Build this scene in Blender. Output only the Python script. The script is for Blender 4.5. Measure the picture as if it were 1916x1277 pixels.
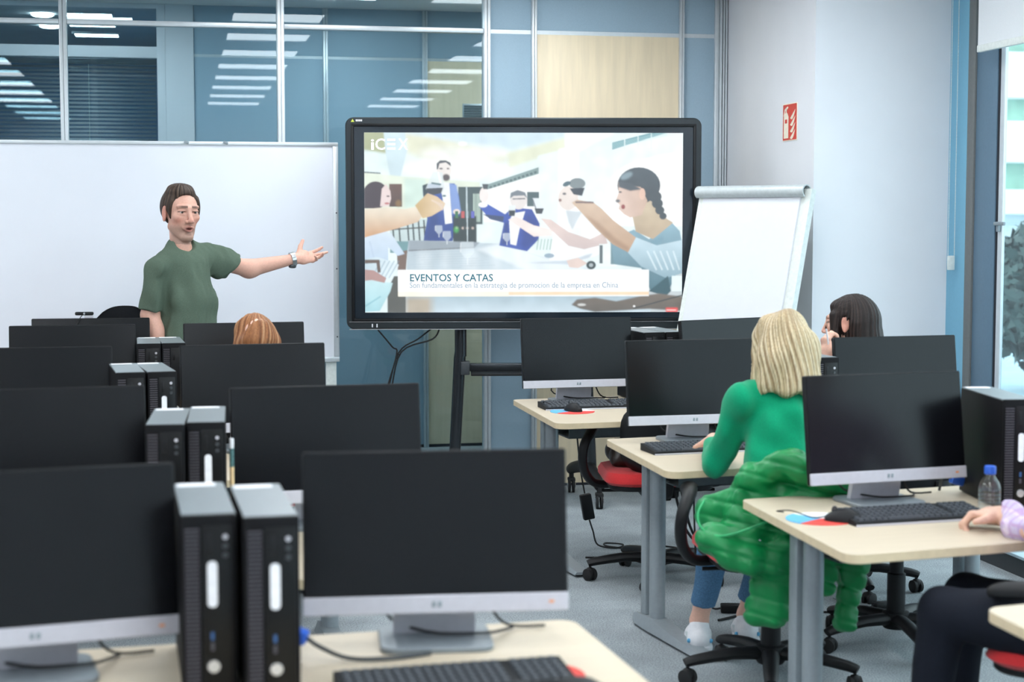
import bpy, bmesh, math, random
import numpy as np
from mathutils import Vector, Matrix, Euler

random.seed(7)
rng = np.random.default_rng(7)
SC = bpy.context.scene
COL = SC.collection
for _o in list(bpy.data.objects):
    bpy.data.objects.remove(_o)

# ------------------------------------------------------------------ camera
FPX, CX, CY = 3100.0, 958.0, 638.5
YAW = math.radians(11.45)
PIT = math.atan(233 / 3100.0)
CAM = np.array([0.0, 0.0, 1.6])
FW = np.array([math.sin(YAW) * math.cos(PIT), math.cos(YAW) * math.cos(PIT), -math.sin(PIT)])
RT = np.array([math.cos(YAW), -math.sin(YAW), 0.0])
UP = np.cross(RT, FW)
FH = np.array([math.sin(YAW), math.cos(YAW), 0.0])
ZUP = np.array([0.0, 0.0, 1.0])
cd = bpy.data.cameras.new('camera')
cam = bpy.data.objects.new('camera', cd)
COL.objects.link(cam)
cam.matrix_world = Matrix(((RT[0], UP[0], -FW[0], CAM[0]), (RT[1], UP[1], -FW[1], CAM[1]),
                           (RT[2], UP[2], -FW[2], CAM[2]), (0, 0, 0, 1)))
cd.sensor_width = 36.0
cd.lens = FPX * 36.0 / 1916.0
cd.clip_start = 0.05
cd.clip_end = 300
cd.dof.use_dof = True
cd.dof.focus_distance = 8.0
cd.dof.aperture_fstop = 3.4
SC.camera = cam

# ------------------------------------------------------------------ daylight, exposure
wd = bpy.data.worlds.new('world')
SC.world = wd
wd.use_nodes = True
bg = wd.node_tree.nodes['Background']
bg.inputs['Color'].default_value = (0.86, 0.94, 1.0, 1)      # even overcast sky
bg.inputs['Strength'].default_value = 1.9
SC.view_settings.view_transform = 'Standard'
SC.view_settings.look = 'None'
SC.view_settings.gamma = 1.0
SC.view_settings.use_curve_mapping = False
SC.view_settings.exposure = 1.0
SC.cycles.use_denoising = True
SC.cycles.max_bounces = 6
SC.cycles.diffuse_bounces = 3
SC.cycles.glossy_bounces = 3
SC.cycles.adaptive_threshold = 0.04
SC.cycles.transparent_max_bounces = 12
LAMP_STRENGTH = 8.4          # the ceiling panels of the classroom
CORRIDOR_LAMP = 15.0

# ------------------------------------------------------------------ helpers
def at(px, py, d):
    """world point that lies on a line of sight, d metres deep"""
    return CAM + d * (FW + (px - CX) / FPX * RT + (CY - py) / FPX * UP)

def R_(a):
    return math.radians(a)

class MB:
    """collects verts and faces for ONE mesh object"""
    def __init__(s):
        s.v, s.f, s.m = [], [], []
    def add(s, vs, fs, mi=0):
        n = len(s.v)
        s.v.extend([tuple(map(float, p)) for p in vs])
        s.f.extend([tuple(i + n for i in f) for f in fs])
        s.m.extend([mi] * len(fs))
        return s
    def box(s, c, size, rot=None, r=0.0, mi=0, seg=2):
        vs, fs = rbox(size[0], size[1], size[2], r, seg)
        M = Euler(rot).to_matrix() if rot is not None else None
        out = []
        for p in vs:
            q = Vector(p)
            if M is not None:
                q = M @ q
            out.append((q[0] + c[0], q[1] + c[1], q[2] + c[2]))
        return s.add(out, fs, mi)
    def span(s, x0, x1, y0, y1, z0, z1, r=0.0, mi=0):
        return s.box(((x0 + x1) / 2, (y0 + y1) / 2, (z0 + z1) / 2), (abs(x1 - x0), abs(y1 - y0), abs(z1 - z0)), None, r, mi)
    def tube(s, pts, rad, n=10, smooth=0, cap=True, mi=0, flat=None):
        P = [np.array(p, float) for p in pts]
        Rr = list(rad) if hasattr(rad, '__len__') else [rad] * len(P)
        if smooth:
            P, Rr = catmull(P, Rr, smooth)
        t0 = P[1] - P[0]
        t0 = t0 / np.linalg.norm(t0)
        u = np.cross(t0, (0, 0, 1.0))
        if np.linalg.norm(u) < 1e-3:
            u = np.cross(t0, (1.0, 0, 0))
        u /= np.linalg.norm(u)
        vs, fs = [], []
        for i, p in enumerate(P):
            t = P[min(i + 1, len(P) - 1)] - P[max(i - 1, 0)]
            t = t / (np.linalg.norm(t) + 1e-12)
            u = u - t * np.dot(u, t)
            u /= np.linalg.norm(u)
            w = np.cross(t, u)
            for k in range(n):
                a = 2 * math.pi * k / n
                ca, sa = math.cos(a), math.sin(a)
                if flat:
                    vs.append(p + Rr[i] * (u * ca * flat[0] + w * sa * flat[1]))
                else:
                    vs.append(p + Rr[i] * (u * ca + w * sa))
        for i in range(len(P) - 1):
            for k in range(n):
                fs.append((i * n + k, i * n + (k + 1) % n, (i + 1) * n + (k + 1) % n, (i + 1) * n + k))
        if cap:
            fs.append(tuple(range(n))[::-1])
            fs.append(tuple((len(P) - 1) * n + k for k in range(n)))
        return s.add(vs, fs, mi)
    def lathe(s, prof, n=24, c=(0, 0, 0), M=None, mi=0):
        vs, fs = [], []
        for r, z in prof:
            for k in range(n):
                a = 2 * math.pi * k / n
                p = Vector((r * math.cos(a), r * math.sin(a), z))
                if M is not None:
                    p = M @ p
                vs.append((p[0] + c[0], p[1] + c[1], p[2] + c[2]))
        for i in range(len(prof) - 1):
            for k in range(n):
                fs.append((i * n + k, i * n + (k + 1) % n, (i + 1) * n + (k + 1) % n, (i + 1) * n + k))
        fs.append(tuple(range(n))[::-1])
        fs.append(tuple((len(prof) - 1) * n + k for k in range(n)))
        return s.add(vs, fs, mi)
    def prism(s, out, z0, z1, bev=0.0, mi=0):
        """outline (counter-clockwise) extruded from z0 to z1, a small chamfer on both rims"""
        n = len(out)
        rings = [(0, z0, bev), (0, z0 + bev, 0), (0, z1 - bev, 0), (0, z1, bev)] if bev else [(0, z0, 0), (0, z1, 0)]
        vs, fs = [], []
        O = [np.array(p, float) for p in out]
        for _, z, ins in rings:
            for i, p in enumerate(O):
                if ins:
                    a, b = O[i - 1], O[(i + 1) % n]
                    e1 = (p - a) / (np.linalg.norm(p - a) + 1e-9)
                    e2 = (b - p) / (np.linalg.norm(b - p) + 1e-9)
                    nn = np.array([-(e1[1] + e2[1]), e1[0] + e2[0]])
                    nn /= np.linalg.norm(nn) + 1e-9
                    q = p + nn * ins
                else:
                    q = p
                vs.append((q[0], q[1], z))
        for i in range(len(rings) - 1):
            for k in range(n):
                fs.append((i * n + k, i * n + (k + 1) % n, (i + 1) * n + (k + 1) % n, (i + 1) * n + k))
        fs.append(tuple(range(n))[::-1])
        fs.append(tuple((len(rings) - 1) * n + k for k in range(n)))
        return s.add(vs, fs, mi)
    def ball(s, c, r, n=12, m=8, mi=0):
        rr = r if hasattr(r, '__len__') else (r, r, r)
        vs, fs = [(c[0], c[1], c[2] - rr[2])], []
        for i in range(1, m):
            t = -math.pi / 2 + math.pi * i / m
            for k in range(n):
                a = 2 * math.pi * k / n
                vs.append((c[0] + rr[0] * math.cos(t) * math.cos(a), c[1] + rr[1] * math.cos(t) * math.sin(a), c[2] + rr[2] * math.sin(t)))
        vs.append((c[0], c[1], c[2] + rr[2]))
        for k in range(n):
            fs.append((0, 1 + (k + 1) % n, 1 + k))
        for i in range(m - 2):
            for k in range(n):
                fs.append((1 + i * n + k, 1 + i * n + (k + 1) % n, 1 + (i + 1) * n + (k + 1) % n, 1 + (i + 1) * n + k))
        L = len(vs) - 1
        for k in range(n):
            fs.append((1 + (m - 2) * n + k, 1 + (m - 2) * n + (k + 1) % n, L))
        return s.add(vs, fs, mi)

def catmull(P, Rr, k):
    Q, S = [], []
    n = len(P)
    for i in range(n - 1):
        p0, p1, p2, p3 = P[max(i - 1, 0)], P[i], P[i + 1], P[min(i + 2, n - 1)]
        for j in range(k):
            t = j / k
            Q.append(0.5 * ((2 * p1) + (-p0 + p2) * t + (2 * p0 - 5 * p1 + 4 * p2 - p3) * t * t + (-p0 + 3 * p1 - 3 * p2 + p3) * t ** 3))
            S.append(Rr[i] + (Rr[i + 1] - Rr[i]) * t)
    Q.append(P[-1])
    S.append(Rr[-1])
    return Q, S

_rb = {}
def rbox(sx, sy, sz, r, seg=2):
    key = (round(sx, 5), round(sy, 5), round(sz, 5), round(r, 5), seg)
    if key in _rb:
        return _rb[key]
    bm = bmesh.new()
    bmesh.ops.create_cube(bm, size=1.0)
    bmesh.ops.scale(bm, vec=(sx, sy, sz), verts=bm.verts)
    if r > 0:
        bmesh.ops.bevel(bm, geom=list(bm.edges), offset=min(r, 0.49 * min(sx, sy, sz)), segments=seg, profile=0.5, affect='EDGES')
    bm.verts.index_update()
    res = ([tuple(v.co) for v in bm.verts], [tuple(v.index for v in f.verts) for f in bm.faces])
    bm.free()
    _rb[key] = res
    return res

def rrect(x0, x1, y0, y1, r, n=6):
    o = []
    for cx_, cy_, a0 in ((x1 - r, y0 + r, -90), (x1 - r, y1 - r, 0), (x0 + r, y1 - r, 90), (x0 + r, y0 + r, 180)):
        for k in range(n + 1):
            a = R_(a0 + 90 * k / n)
            o.append((cx_ + r * math.cos(a), cy_ + r * math.sin(a)))
    return o

def round_poly(P, rads, n=6):
    """a polygon with rounded corners"""
    P = [np.array(p, float) for p in P]
    o = []
    for i, p in enumerate(P):
        r = rads[i] if hasattr(rads, '__len__') else rads
        a = P[i - 1] - p
        b = P[(i + 1) % len(P)] - p
        a /= np.linalg.norm(a)
        b /= np.linalg.norm(b)
        if r <= 0:
            o.append(tuple(p))
            continue
        for k in range(n + 1):
            t = k / n
            q0, q2 = p + a * r, p + b * r
            o.append(tuple((1 - t) ** 2 * q0 + 2 * t * (1 - t) * p + t * t * q2))
    return o

def link_mesh(name, me, mats, parent=None, smooth=True):
    for m in (mats if isinstance(mats, (list, tuple)) else [mats]):
        me.materials.append(m)
    o = bpy.data.objects.new(name, me)
    COL.objects.link(o)
    if parent is not None:
        o.parent = parent
    return o

def obj(name, mb, mats, parent=None, loc=None, rot=None, smooth=True, angle=40):
    me = bpy.data.meshes.new(name)
    me.from_pydata(mb.v, [], mb.f)
    me.update()
    if any(mb.m):
        me.polygons.foreach_set('material_index', mb.m)
    if smooth:
        me.polygons.foreach_set('use_smooth', [True] * len(me.polygons))
        me.set_sharp_from_angle(angle=R_(angle))
    o = link_mesh(name, me, mats, parent)
    if loc is not None:
        o.location = tuple(map(float, loc))
    if rot is not None:
        o.rotation_euler = rot
    return o

def tag(o, label, cat, group=None):
    o['label'] = label
    o['category'] = cat
    if group:
        o['group'] = group
    return o

def thing(name, label, cat, loc=(0, 0, 0), rz=0.0, group=None):
    o = bpy.data.objects.new(name, None)
    o.empty_display_size = 0.1
    COL.objects.link(o)
    o.location = tuple(map(float, loc))
    o.rotation_euler = (0, 0, rz)
    return tag(o, label, cat, group)

def struct(name, label=None, loc=(0, 0, 0)):
    o = bpy.data.objects.new(name, None)
    o.empty_display_size = 0.1
    COL.objects.link(o)
    o.location = loc
    o['kind'] = 'structure'
    if label:
        o['label'] = label
    return o

def st(o, label=None):
    o['kind'] = 'structure'
    if label:
        o['label'] = label
    return o

def stuff(o):
    o['kind'] = 'stuff'
    return o

def copy_tree(o, parent=None):
    c = o.copy()
    COL.objects.link(c)
    c.parent = parent
    for ch in list(o.children):
        copy_tree(ch, c)
    return c

# ------------------------------------------------------------------ materials
def srgb(*c):
    return tuple(((v / 255.0) / 12.92 if v / 255.0 <= 0.04045 else ((v / 255.0 + 0.055) / 1.055) ** 2.4) for v in c)

_mats = {}
def mat(name, col, rough=0.5, metal=0.0, var=0.06, scale=60.0, bump=0.0, spec=0.5, stretch=None, coat=0.0, vcol=None, sheen=0.0, sss=0.0, detail=3.0):
    """principled material with a procedural noise that varies the colour a little"""
    m = bpy.data.materials.new(name)
    m.use_nodes = True
    nt = m.node_tree
    b = nt.nodes['Principled BSDF']
    b.inputs['Roughness'].default_value = rough
    b.inputs['Metallic'].default_value = metal
    b.inputs['Specular IOR Level'].default_value = spec
    b.inputs['Coat Weight'].default_value = coat
    b.inputs['Sheen Weight'].default_value = sheen
    if sss:
        b.inputs['Subsurface Weight'].default_value = sss
        b.inputs['Subsurface Radius'].default_value = (0.012, 0.005, 0.003)
        b.inputs['Subsurface Scale'].default_value = 1.0
    tc = nt.nodes.new('ShaderNodeTexCoord')
    mp = nt.nodes.new('ShaderNodeMapping')
    if stretch:
        mp.inputs['Scale'].default_value = stretch
    nz = nt.nodes.new('ShaderNodeTexNoise')
    nz.inputs['Scale'].default_value = scale
    nz.inputs['Detail'].default_value = detail
    nt.links.new(tc.outputs['Object'], mp.inputs['Vector'])
    nt.links.new(mp.outputs['Vector'], nz.inputs['Vector'])
    mr = nt.nodes.new('ShaderNodeMapRange')
    mr.inputs['From Min'].default_value = 0.3
    mr.inputs['From Max'].default_value = 0.7
    mr.inputs['To Min'].default_value = 1 - var
    mr.inputs['To Max'].default_value = 1 + var
    nt.links.new(nz.outputs['Fac'], mr.inputs['Value'])
    mx = nt.nodes.new('ShaderNodeMix')
    mx.data_type = 'RGBA'
    mx.blend_type = 'MULTIPLY'
    mx.inputs['Factor'].default_value = 1.0
    if vcol:
        at_ = nt.nodes.new('ShaderNodeAttribute')
        at_.attribute_name = vcol
        nt.links.new(at_.outputs['Color'], mx.inputs['A'])
    else:
        mx.inputs['A'].default_value = (*col, 1)
    nt.links.new(mr.outputs['Result'], mx.inputs['B'])
    nt.links.new(mx.outputs['Result'], b.inputs['Base Color'])
    if bump:
        bp = nt.nodes.new('ShaderNodeBump')
        bp.inputs['Strength'].default_value = min(1.0, bump)
        bp.inputs['Distance'].default_value = 0.002
        nt.links.new(nz.outputs['Fac'], bp.inputs['Height'])
        nt.links.new(bp.outputs['Normal'], b.inputs['Normal'])
    return m

def emit(name, col, strength, vcol=None):
    m = bpy.data.materials.new(name)
    m.use_nodes = True
    nt = m.node_tree
    b = nt.nodes['Principled BSDF']
    b.inputs['Base Color'].default_value = (*[0.02 if vcol else c * 0.5 for c in col], 1)
    b.inputs['Emission Color'].default_value = (*col, 1)
    b.inputs['Emission Strength'].default_value = strength
    b.inputs['Roughness'].default_value = 0.35
    if vcol:
        m.cycles.emission_sampling = 'NONE'      # thousands of tiny faces: found by bounced rays only
        a = nt.nodes.new('ShaderNodeAttribute')
        a.attribute_name = vcol
        nt.links.new(a.outputs['Color'], b.inputs['Emission Color'])
    return m

def glass(name, tint, refl=0.07, rough=0.0):
    """clear pane: passes tinted light, mirrors a little, more at grazing angles"""
    m = bpy.data.materials.new(name)
    m.use_nodes = True
    nt = m.node_tree
    nt.nodes.remove(nt.nodes['Principled BSDF'])
    out = nt.nodes['Material Output']
    tr = nt.nodes.new('ShaderNodeBsdfTransparent')
    tr.inputs['Color'].default_value = (*tint, 1)
    gl = nt.nodes.new('ShaderNodeBsdfGlossy')
    gl.inputs['Roughness'].default_value = rough
    fr = nt.nodes.new('ShaderNodeLayerWeight')
    pw = nt.nodes.new('ShaderNodeMath')
    pw.operation = 'POWER'
    pw.inputs[1].default_value = 4.0
    nt.links.new(fr.outputs['Facing'], pw.inputs[0])
    ad = nt.nodes.new('ShaderNodeMath')
    ad.operation = 'MULTIPLY_ADD'
    ad.inputs[1].default_value = 0.6
    ad.inputs[2].default_value = refl + 0.04
    nt.links.new(pw.outputs[0], ad.inputs[0])
    mx = nt.nodes.new('ShaderNodeMixShader')
    nt.links.new(ad.outputs[0], mx.inputs['Fac'])
    nt.links.new(tr.outputs[0], mx.inputs[1])
    nt.links.new(gl.outputs[0], mx.inputs[2])
    nt.links.new(mx.outputs[0], out.inputs['Surface'])
    return m

def carpet_mat():
    m = mat('carpet', srgb(153, 160, 164), rough=0.95, var=0.42, scale=170, bump=0.6, spec=0.1, detail=4)
    nt = m.node_tree
    b = nt.nodes['Principled BSDF']
    tc = nt.nodes.new('ShaderNodeTexCoord')
    n2 = nt.nodes.new('ShaderNodeTexNoise')
    n2.inputs['Scale'].default_value = 5.0
    n2.inputs['Detail'].default_value = 5.0
    nt.links.new(tc.outputs['Object'], n2.inputs['Vector'])
    r2 = nt.nodes.new('ShaderNodeMapRange')
    r2.inputs['From Min'].default_value = 0.3
    r2.inputs['From Max'].default_value = 0.7
    r2.inputs['To Min'].default_value = 0.86
    r2.inputs['To Max'].default_value = 1.1
    nt.links.new(n2.outputs['Fac'], r2.inputs['Value'])
    mx = nt.nodes.new('ShaderNodeMix')
    mx.data_type = 'RGBA'
    mx.blend_type = 'MULTIPLY'
    mx.inputs['Factor'].default_value = 1
    old = b.inputs['Base Color'].links[0].from_socket
    nt.links.new(old, mx.inputs['A'])
    nt.links.new(r2.outputs['Result'], mx.inputs['B'])
    nt.links.new(mx.outputs['Result'], b.inputs['Base Color'])
    return m

M = {}
M['white_wall'] = mat('white_wall', srgb(226, 228, 233), 0.85, var=0.015, scale=4, spec=0.2)
M['pillar_wall'] = M['white_wall']
M['carpet'] = carpet_mat()
M['ceiling'] = mat('ceiling_tile', srgb(225, 226, 226), 0.9, var=0.03, scale=90)
M['alu'] = mat('aluminium', srgb(206, 212, 216), 0.35, metal=0.35, var=0.03, scale=30)
M['alu_groove'] = mat('aluminium_groove', srgb(140, 150, 156), 0.5, metal=0.3)
M['blue_panel'] = mat('blue_panel', srgb(160, 184, 200), 0.6, var=0.03, scale=200, bump=0.1, spec=0.3)
M['wood_panel'] = mat('wood_panel', srgb(240, 222, 190), 0.45, var=0.06, scale=5, stretch=(6, 6, 0.5), detail=5)
M['glass'] = glass('partition_glass', (0.72, 0.82, 0.85), -0.015)
M['win_glass'] = glass('window_glass', (0.86, 0.94, 0.95), 0.02)
M['blue_paint'] = mat('blue_paint', srgb(120, 178, 205), 0.5, var=0.02)
M['slate'] = mat('slate_frame', srgb(92, 118, 138), 0.45, metal=0.1, var=0.03)
M['brown_grey'] = mat('brown_grey_frame', srgb(105, 108, 108), 0.5, var=0.05)
M['gasket'] = mat('black_gasket', srgb(24, 28, 38), 0.6)
M['desk'] = mat('desk_laminate', srgb(202, 187, 164), 0.42, var=0.035, scale=7, stretch=(0.6, 9, 9), detail=5)
M['desk_edge'] = mat('desk_edge_band', srgb(214, 194, 160), 0.5, var=0.05, scale=40)
M['desk_leg'] = mat('grey_desk_metal', srgb(150, 158, 163), 0.4, metal=0.25, var=0.04)
M['dark_beam'] = mat('dark_desk_beam', srgb(92, 102, 106), 0.5, metal=0.2)
M['black'] = mat('black_plastic', srgb(16, 17, 20), 0.5, var=0.1, spec=0.3)
M['black_soft'] = mat('black_soft_plastic', srgb(22, 24, 27), 0.62, var=0.1, spec=0.3, bump=0.15, scale=400)
M['screen_off'] = mat('dark_screen', srgb(11, 12, 16), 0.22, var=0.05, spec=0.28)
M['silver'] = mat('silver_plastic', srgb(196, 194, 202), 0.4, metal=0.15, var=0.03)
M['dark_grey'] = mat('dark_grey_plastic', srgb(58, 62, 66), 0.45)
M['pc_case'] = mat('pc_case_black', srgb(15, 15, 18), 0.6, var=0.08, spec=0.15)
M['pc_top'] = mat('pc_top_sheet', srgb(112, 120, 124), 0.36, metal=0.0, var=0.05, spec=0.6)  # greyer than the black case: ceiling reflection painted into the colour
M['pc_rib'] = mat('pc_rib', srgb(70, 67, 74), 0.5)
M['pc_dark'] = mat('pc_dark_recess', srgb(7, 7, 9), 0.35, spec=0.3)
M['label_white'] = mat('white_label', srgb(235, 235, 240), 0.7)
M['chrome'] = mat('chrome', srgb(205, 205, 208), 0.22, metal=0.8)
M['blue_plug'] = mat('blue_connector', srgb(40, 95, 200), 0.45)
M['red_fabric'] = mat('red_fabric', srgb(208, 40, 44), 0.85, var=0.12, scale=300, bump=0.4, sheen=0.2)
M['black_fabric'] = mat('black_fabric', srgb(20, 22, 26), 0.9, spec=0.2, var=0.15, scale=350, bump=0.4)
M['pad_blue'] = mat('pad_blue', srgb(95, 175, 220), 0.7)
M['pad_red'] = mat('pad_red', srgb(222, 70, 62), 0.7)
M['pad_white'] = mat('pad_white', srgb(232, 236, 240), 0.7)
M['key'] = mat('keycap', srgb(62, 66, 72), 0.45)
M['wb_surface'] = mat('whiteboard_enamel', srgb(226, 229, 237), 0.3, var=0.012, scale=3)
M['paper'] = mat('paper', srgb(226, 228, 234), 0.85, var=0.01, scale=20)
M['flip_grey'] = mat('flipchart_grey', srgb(192, 200, 202), 0.4, metal=0.1)
M['flip_white'] = mat('flipchart_white', srgb(225, 230, 226), 0.5)
M['sign_red'] = mat('sign_red', srgb(208, 62, 52), 0.5)
M['sign_white'] = mat('sign_white', srgb(240, 232, 214), 0.6)
M['blind_cloth'] = mat('roller_blind_cloth', srgb(222, 226, 230), 0.85, var=0.02, scale=300)
M['slat_dark'] = mat('blind_slat', srgb(70, 88, 104), 0.4, var=0.05)
M['rubber'] = mat('rubber', srgb(20, 20, 22), 0.7)
M['pole'] = mat('satin_black_pole', srgb(58, 62, 66), 0.22, metal=0.6)
M['tv_frame'] = mat('tv_frame', srgb(40, 46, 50), 0.35, metal=0.3)
M['tv_border'] = mat('tv_glass_border', srgb(34, 42, 50), 0.12, var=0.02, spec=0.6)
M['lamp'] = emit('ceiling_panel_light', (0.93, 0.97, 1.0), LAMP_STRENGTH)
M['lamp_far'] = emit('corridor_panel_light', (0.95, 0.98, 1.0), CORRIDOR_LAMP)

# ================================================================== THE SETTING
YB, YC, ZC = 9.54, 11.337, 3.0
XW, XG, YP = 3.234, 3.983, 8.116          # pillar side, window plane, pillar front
ZJ = 2.67                                  # height of the panel joint / glass transom

st(obj('floor', MB().span(-3.0, 4.1, -2.6, 15.0, -0.05, 0.0), M['carpet'], smooth=False), 'grey flecked carpet floor of the computer classroom')
st(obj('ceiling', MB().span(-3.0, 4.1, -2.6, 15.0, ZC, ZC + 0.1), M['ceiling'], smooth=False))
st(obj('wall_left', MB().span(-3.1, -3.0, -2.6, 15.0, 0, ZC), M['white_wall'], smooth=False))
st(obj('wall_front', MB().span(-3.0, 4.1, -2.7, -2.6, 0, ZC), M['white_wall'], smooth=False))
st(obj('wall_right', MB().span(XW, 4.1, YP, 15.0, 0, ZC), M['white_wall'], smooth=False), 'white painted pillar wall with a fire extinguisher sign')

# --- back partition: three glazed bays on the left, blue and wood panels on the right
wb_ = struct('wall_back', 'partition wall with tall glazed bays, blue panels and a pale wood panel')
def post(parent, x, y, w=0.042, d=0.07, z1=ZC, name='post'):
    mb = MB()
    mb.span(x - w / 2, x + w / 2, y - d / 2 + 0.006, y + d / 2, 0, z1, 0.002)
    for s in (-1, 1):                       # two slim fins leave a groove in the face
        mb.span(x + s * w * 0.24 - w * 0.2, x + s * w * 0.24 + w * 0.2, y - d / 2 - 0.004, y - d / 2 + 0.012, 0, z1, 0.002)
    return obj(name, mb, M['alu'], parent)
PX_ = [-2.98, -1.79, -0.592, 0.595, 1.78]
for x in PX_:
    post(wb_, x, YB)
for i in range(4):
    x0, x1 = PX_[i] + 0.021, PX_[i + 1] - 0.021
    obj('rail', MB().span(x0, x1, YB - 0.03, YB + 0.03, ZJ - 0.014, ZJ + 0.014, 0.003), M['alu'], wb_)
    obj('rail', MB().span(x0, x1, YB - 0.03, YB + 0.03, 0, 0.07, 0.003), M['alu'], wb_)
    obj('rail', MB().span(x0, x1, YB - 0.03, YB + 0.03, ZC - 0.03, ZC, 0.003), M['alu'], wb_)
    obj('glass_pane', MB().span(x0, x1, YB - 0.004, YB + 0.004, 0.07, ZJ - 0.014), M['glass'], wb_, smooth=False)
    obj('glass_pane', MB().span(x0, x1, YB - 0.004, YB + 0.004, ZJ + 0.014, ZC - 0.03), M['glass'], wb_, smooth=False)
for x, w in ((2.06, 0.032), (2.953, 0.028)):
    post(wb_, x, YB, w)
for x0, x1, lower in ((1.801, 2.044, 'blue_panel'), (2.076, 2.939, 'wood_panel'), (2.967, 3.158, 'blue_panel')):
    obj('blue_panel', MB().span(x0, x1, YB - 0.012, YB + 0.03, ZJ + 0.012, ZC, 0.002), M['blue_panel'], wb_)
    obj(lower, MB().span(x0, x1, YB - 0.012, YB + 0.03, 0.015, ZJ - 0.012, 0.002), M[lower], wb_)
    obj('joint_strip', MB().span(x0, x1, YB - 0.008, YB + 0.03, ZJ - 0.012, ZJ + 0.012), M['alu'], wb_)
    obj('skirting', MB().span(x0, x1, YB - 0.014, YB + 0.03, 0, 0.015), M['gasket'], wb_)
ep = MB().span(3.158, 3.182, YB - 0.03, YB + 0.03, 0, ZC, 0.002)
for k in range(3):
    ep.span(3.186 + k * 0.016, 3.196 + k * 0.016, YB - 0.05, YB + 0.03, 0, ZC, 0.002)
obj('end_post', ep, M['alu'], wb_)
obj('end_post_groove', MB().span(3.182, 3.234, YB - 0.03, YB + 0.03, 0, ZC), M['alu_groove'], wb_)

# --- corridor behind the glass
wc_ = struct('wall_corridor', 'corridor wall behind the glass, blue panels and a wood panel')
obj('backing', MB().span(-0.05, 4.1, YC + 0.03, YC + 0.1, 0, ZC), M['white_wall'], wc_, smooth=False)
for x in (1.008, 1.686, 2.62):
    post(wc_, x, YC, 0.036, 0.05)
for x0, x1, lower in ((0.136, 0.99, 'blue_panel'), (1.026, 1.668, 'blue_panel'), (1.704, 2.602, 'wood_panel'), (2.638, 4.0, 'blue_panel')):
    obj('blue_panel', MB().span(x0, x1, YC - 0.01, YC + 0.03, ZJ + 0.01, ZC, 0.002), M['blue_panel'], wc_)
    obj(lower, MB().span(x0, x1, YC - 0.01, YC + 0.03, 0.02, ZJ - 0.01, 0.002), M[lower], wc_)
    obj('joint_strip', MB().span(x0, x1, YC - 0.006, YC + 0.03, ZJ - 0.01, ZJ + 0.01), M['alu'], wc_)
    obj('skirting', MB().span(x0, x1, YC - 0.012, YC + 0.03, 0, 0.02), M['gasket'], wc_)
obj('column', MB().span(-0.05, 0.134, YC - 0.03, YC + 0.1, 0, ZC, 0.003), M['white_wall'], wc_)
vg = MB().span(1.946, 2.09, YC - 0.016, YC - 0.009, 2.24, 2.375, 0.002)
vent = tag(obj('air_grille', vg, M['alu'], loc=(0, 0, 0)), 'small grey air grille on the wood panel behind the glass', 'grille')
for k in range(7):
    obj('slat', MB().box((2.018, YC - 0.02, 2.256 + k * 0.017), (0.125, 0.008, 0.010), (0.5, 0, 0)), M['alu_groove'], vent)

# --- office window in the corridor wall, with a venetian blind
ow = struct('window_1', 'white framed office window across the corridor')
fw = M['white_wall']
for x0, x1, z0, z1 in ((-2.9, -0.05, 2.645, 2.72), (-2.9, -0.05, ZC - 0.03, ZC), (-2.9, -0.05, 0.8, 0.9),
                       (-0.105, -0.05, 0.9, ZC), (-1.55, -1.50, 0.9, ZC)):
    o_ = 0.003 if x1 - x0 < 0.1 else 0.0
    obj('frame', MB().span(x0, x1, YC - 0.03 - o_, YC + 0.05 - o_, z0, z1, 0.004), fw, ow)
obj('apron', MB().span(-3.0, -0.05, YC - 0.01, YC + 0.05, 0, 0.8), M['blue_panel'], ow, smooth=False)
for x0, x1 in ((-1.50, -0.105), (-2.9, -1.55)):
    obj('pane', MB().span(x0, x1, YC + 0.0, YC + 0.006, 0.9, 2.645), M['win_glass'], ow, smooth=False)
    obj('pane', MB().span(x0, x1, YC + 0.0, YC + 0.006, 2.72, ZC - 0.03), M['win_glass'], ow, smooth=False)
vb = thing('venetian_blind', 'dark slatted venetian blind in the office window across the corridor', 'blind', (-0.80, YC + 0.09, 0.95))
obj('headrail', MB().span(-0.69, 0.69, -0.02, 0.02, 1.66, 1.695, 0.003), M['slat_dark'], vb)
sl0 = obj('slat', MB().box((0, 0, 0), (1.37, 0.026, 0.0022), (R_(38), 0, 0)), M['slat_dark'], vb, smooth=False)
sl0.location = (0, 0, 1.64)
for k in range(1, 62):
    s_ = sl0.copy()
    COL.objects.link(s_)
    s_.location = (0, 0, 1.64 - 0.0265 * k)
for x in (-0.5, 0.25):
    obj('cord', MB().tube([(x, -0.014, 0.0), (x, -0.014, 1.66)], 0.002, 5), M['alu'], vb)
M['office_blue'] = mat('office_wall_blue', srgb(70, 120, 160), 0.7, var=0.03)
st(obj('wall_office', MB().span(-3.0, 0.0, 14.4, 14.5, 0, ZC), M['office_blue'], smooth=False))
st(obj('wall_office_side', MB().span(-0.05, 0.0, YC + 0.1, 14.4, 0, ZC), M['office_blue'], smooth=False))
st(obj('wall_office_floor', MB().span(-3.0, -0.05, YC + 0.1, 14.4, 0, 0.01), M['gasket'], smooth=False), 'dark floor of the office behind the blind')

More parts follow.
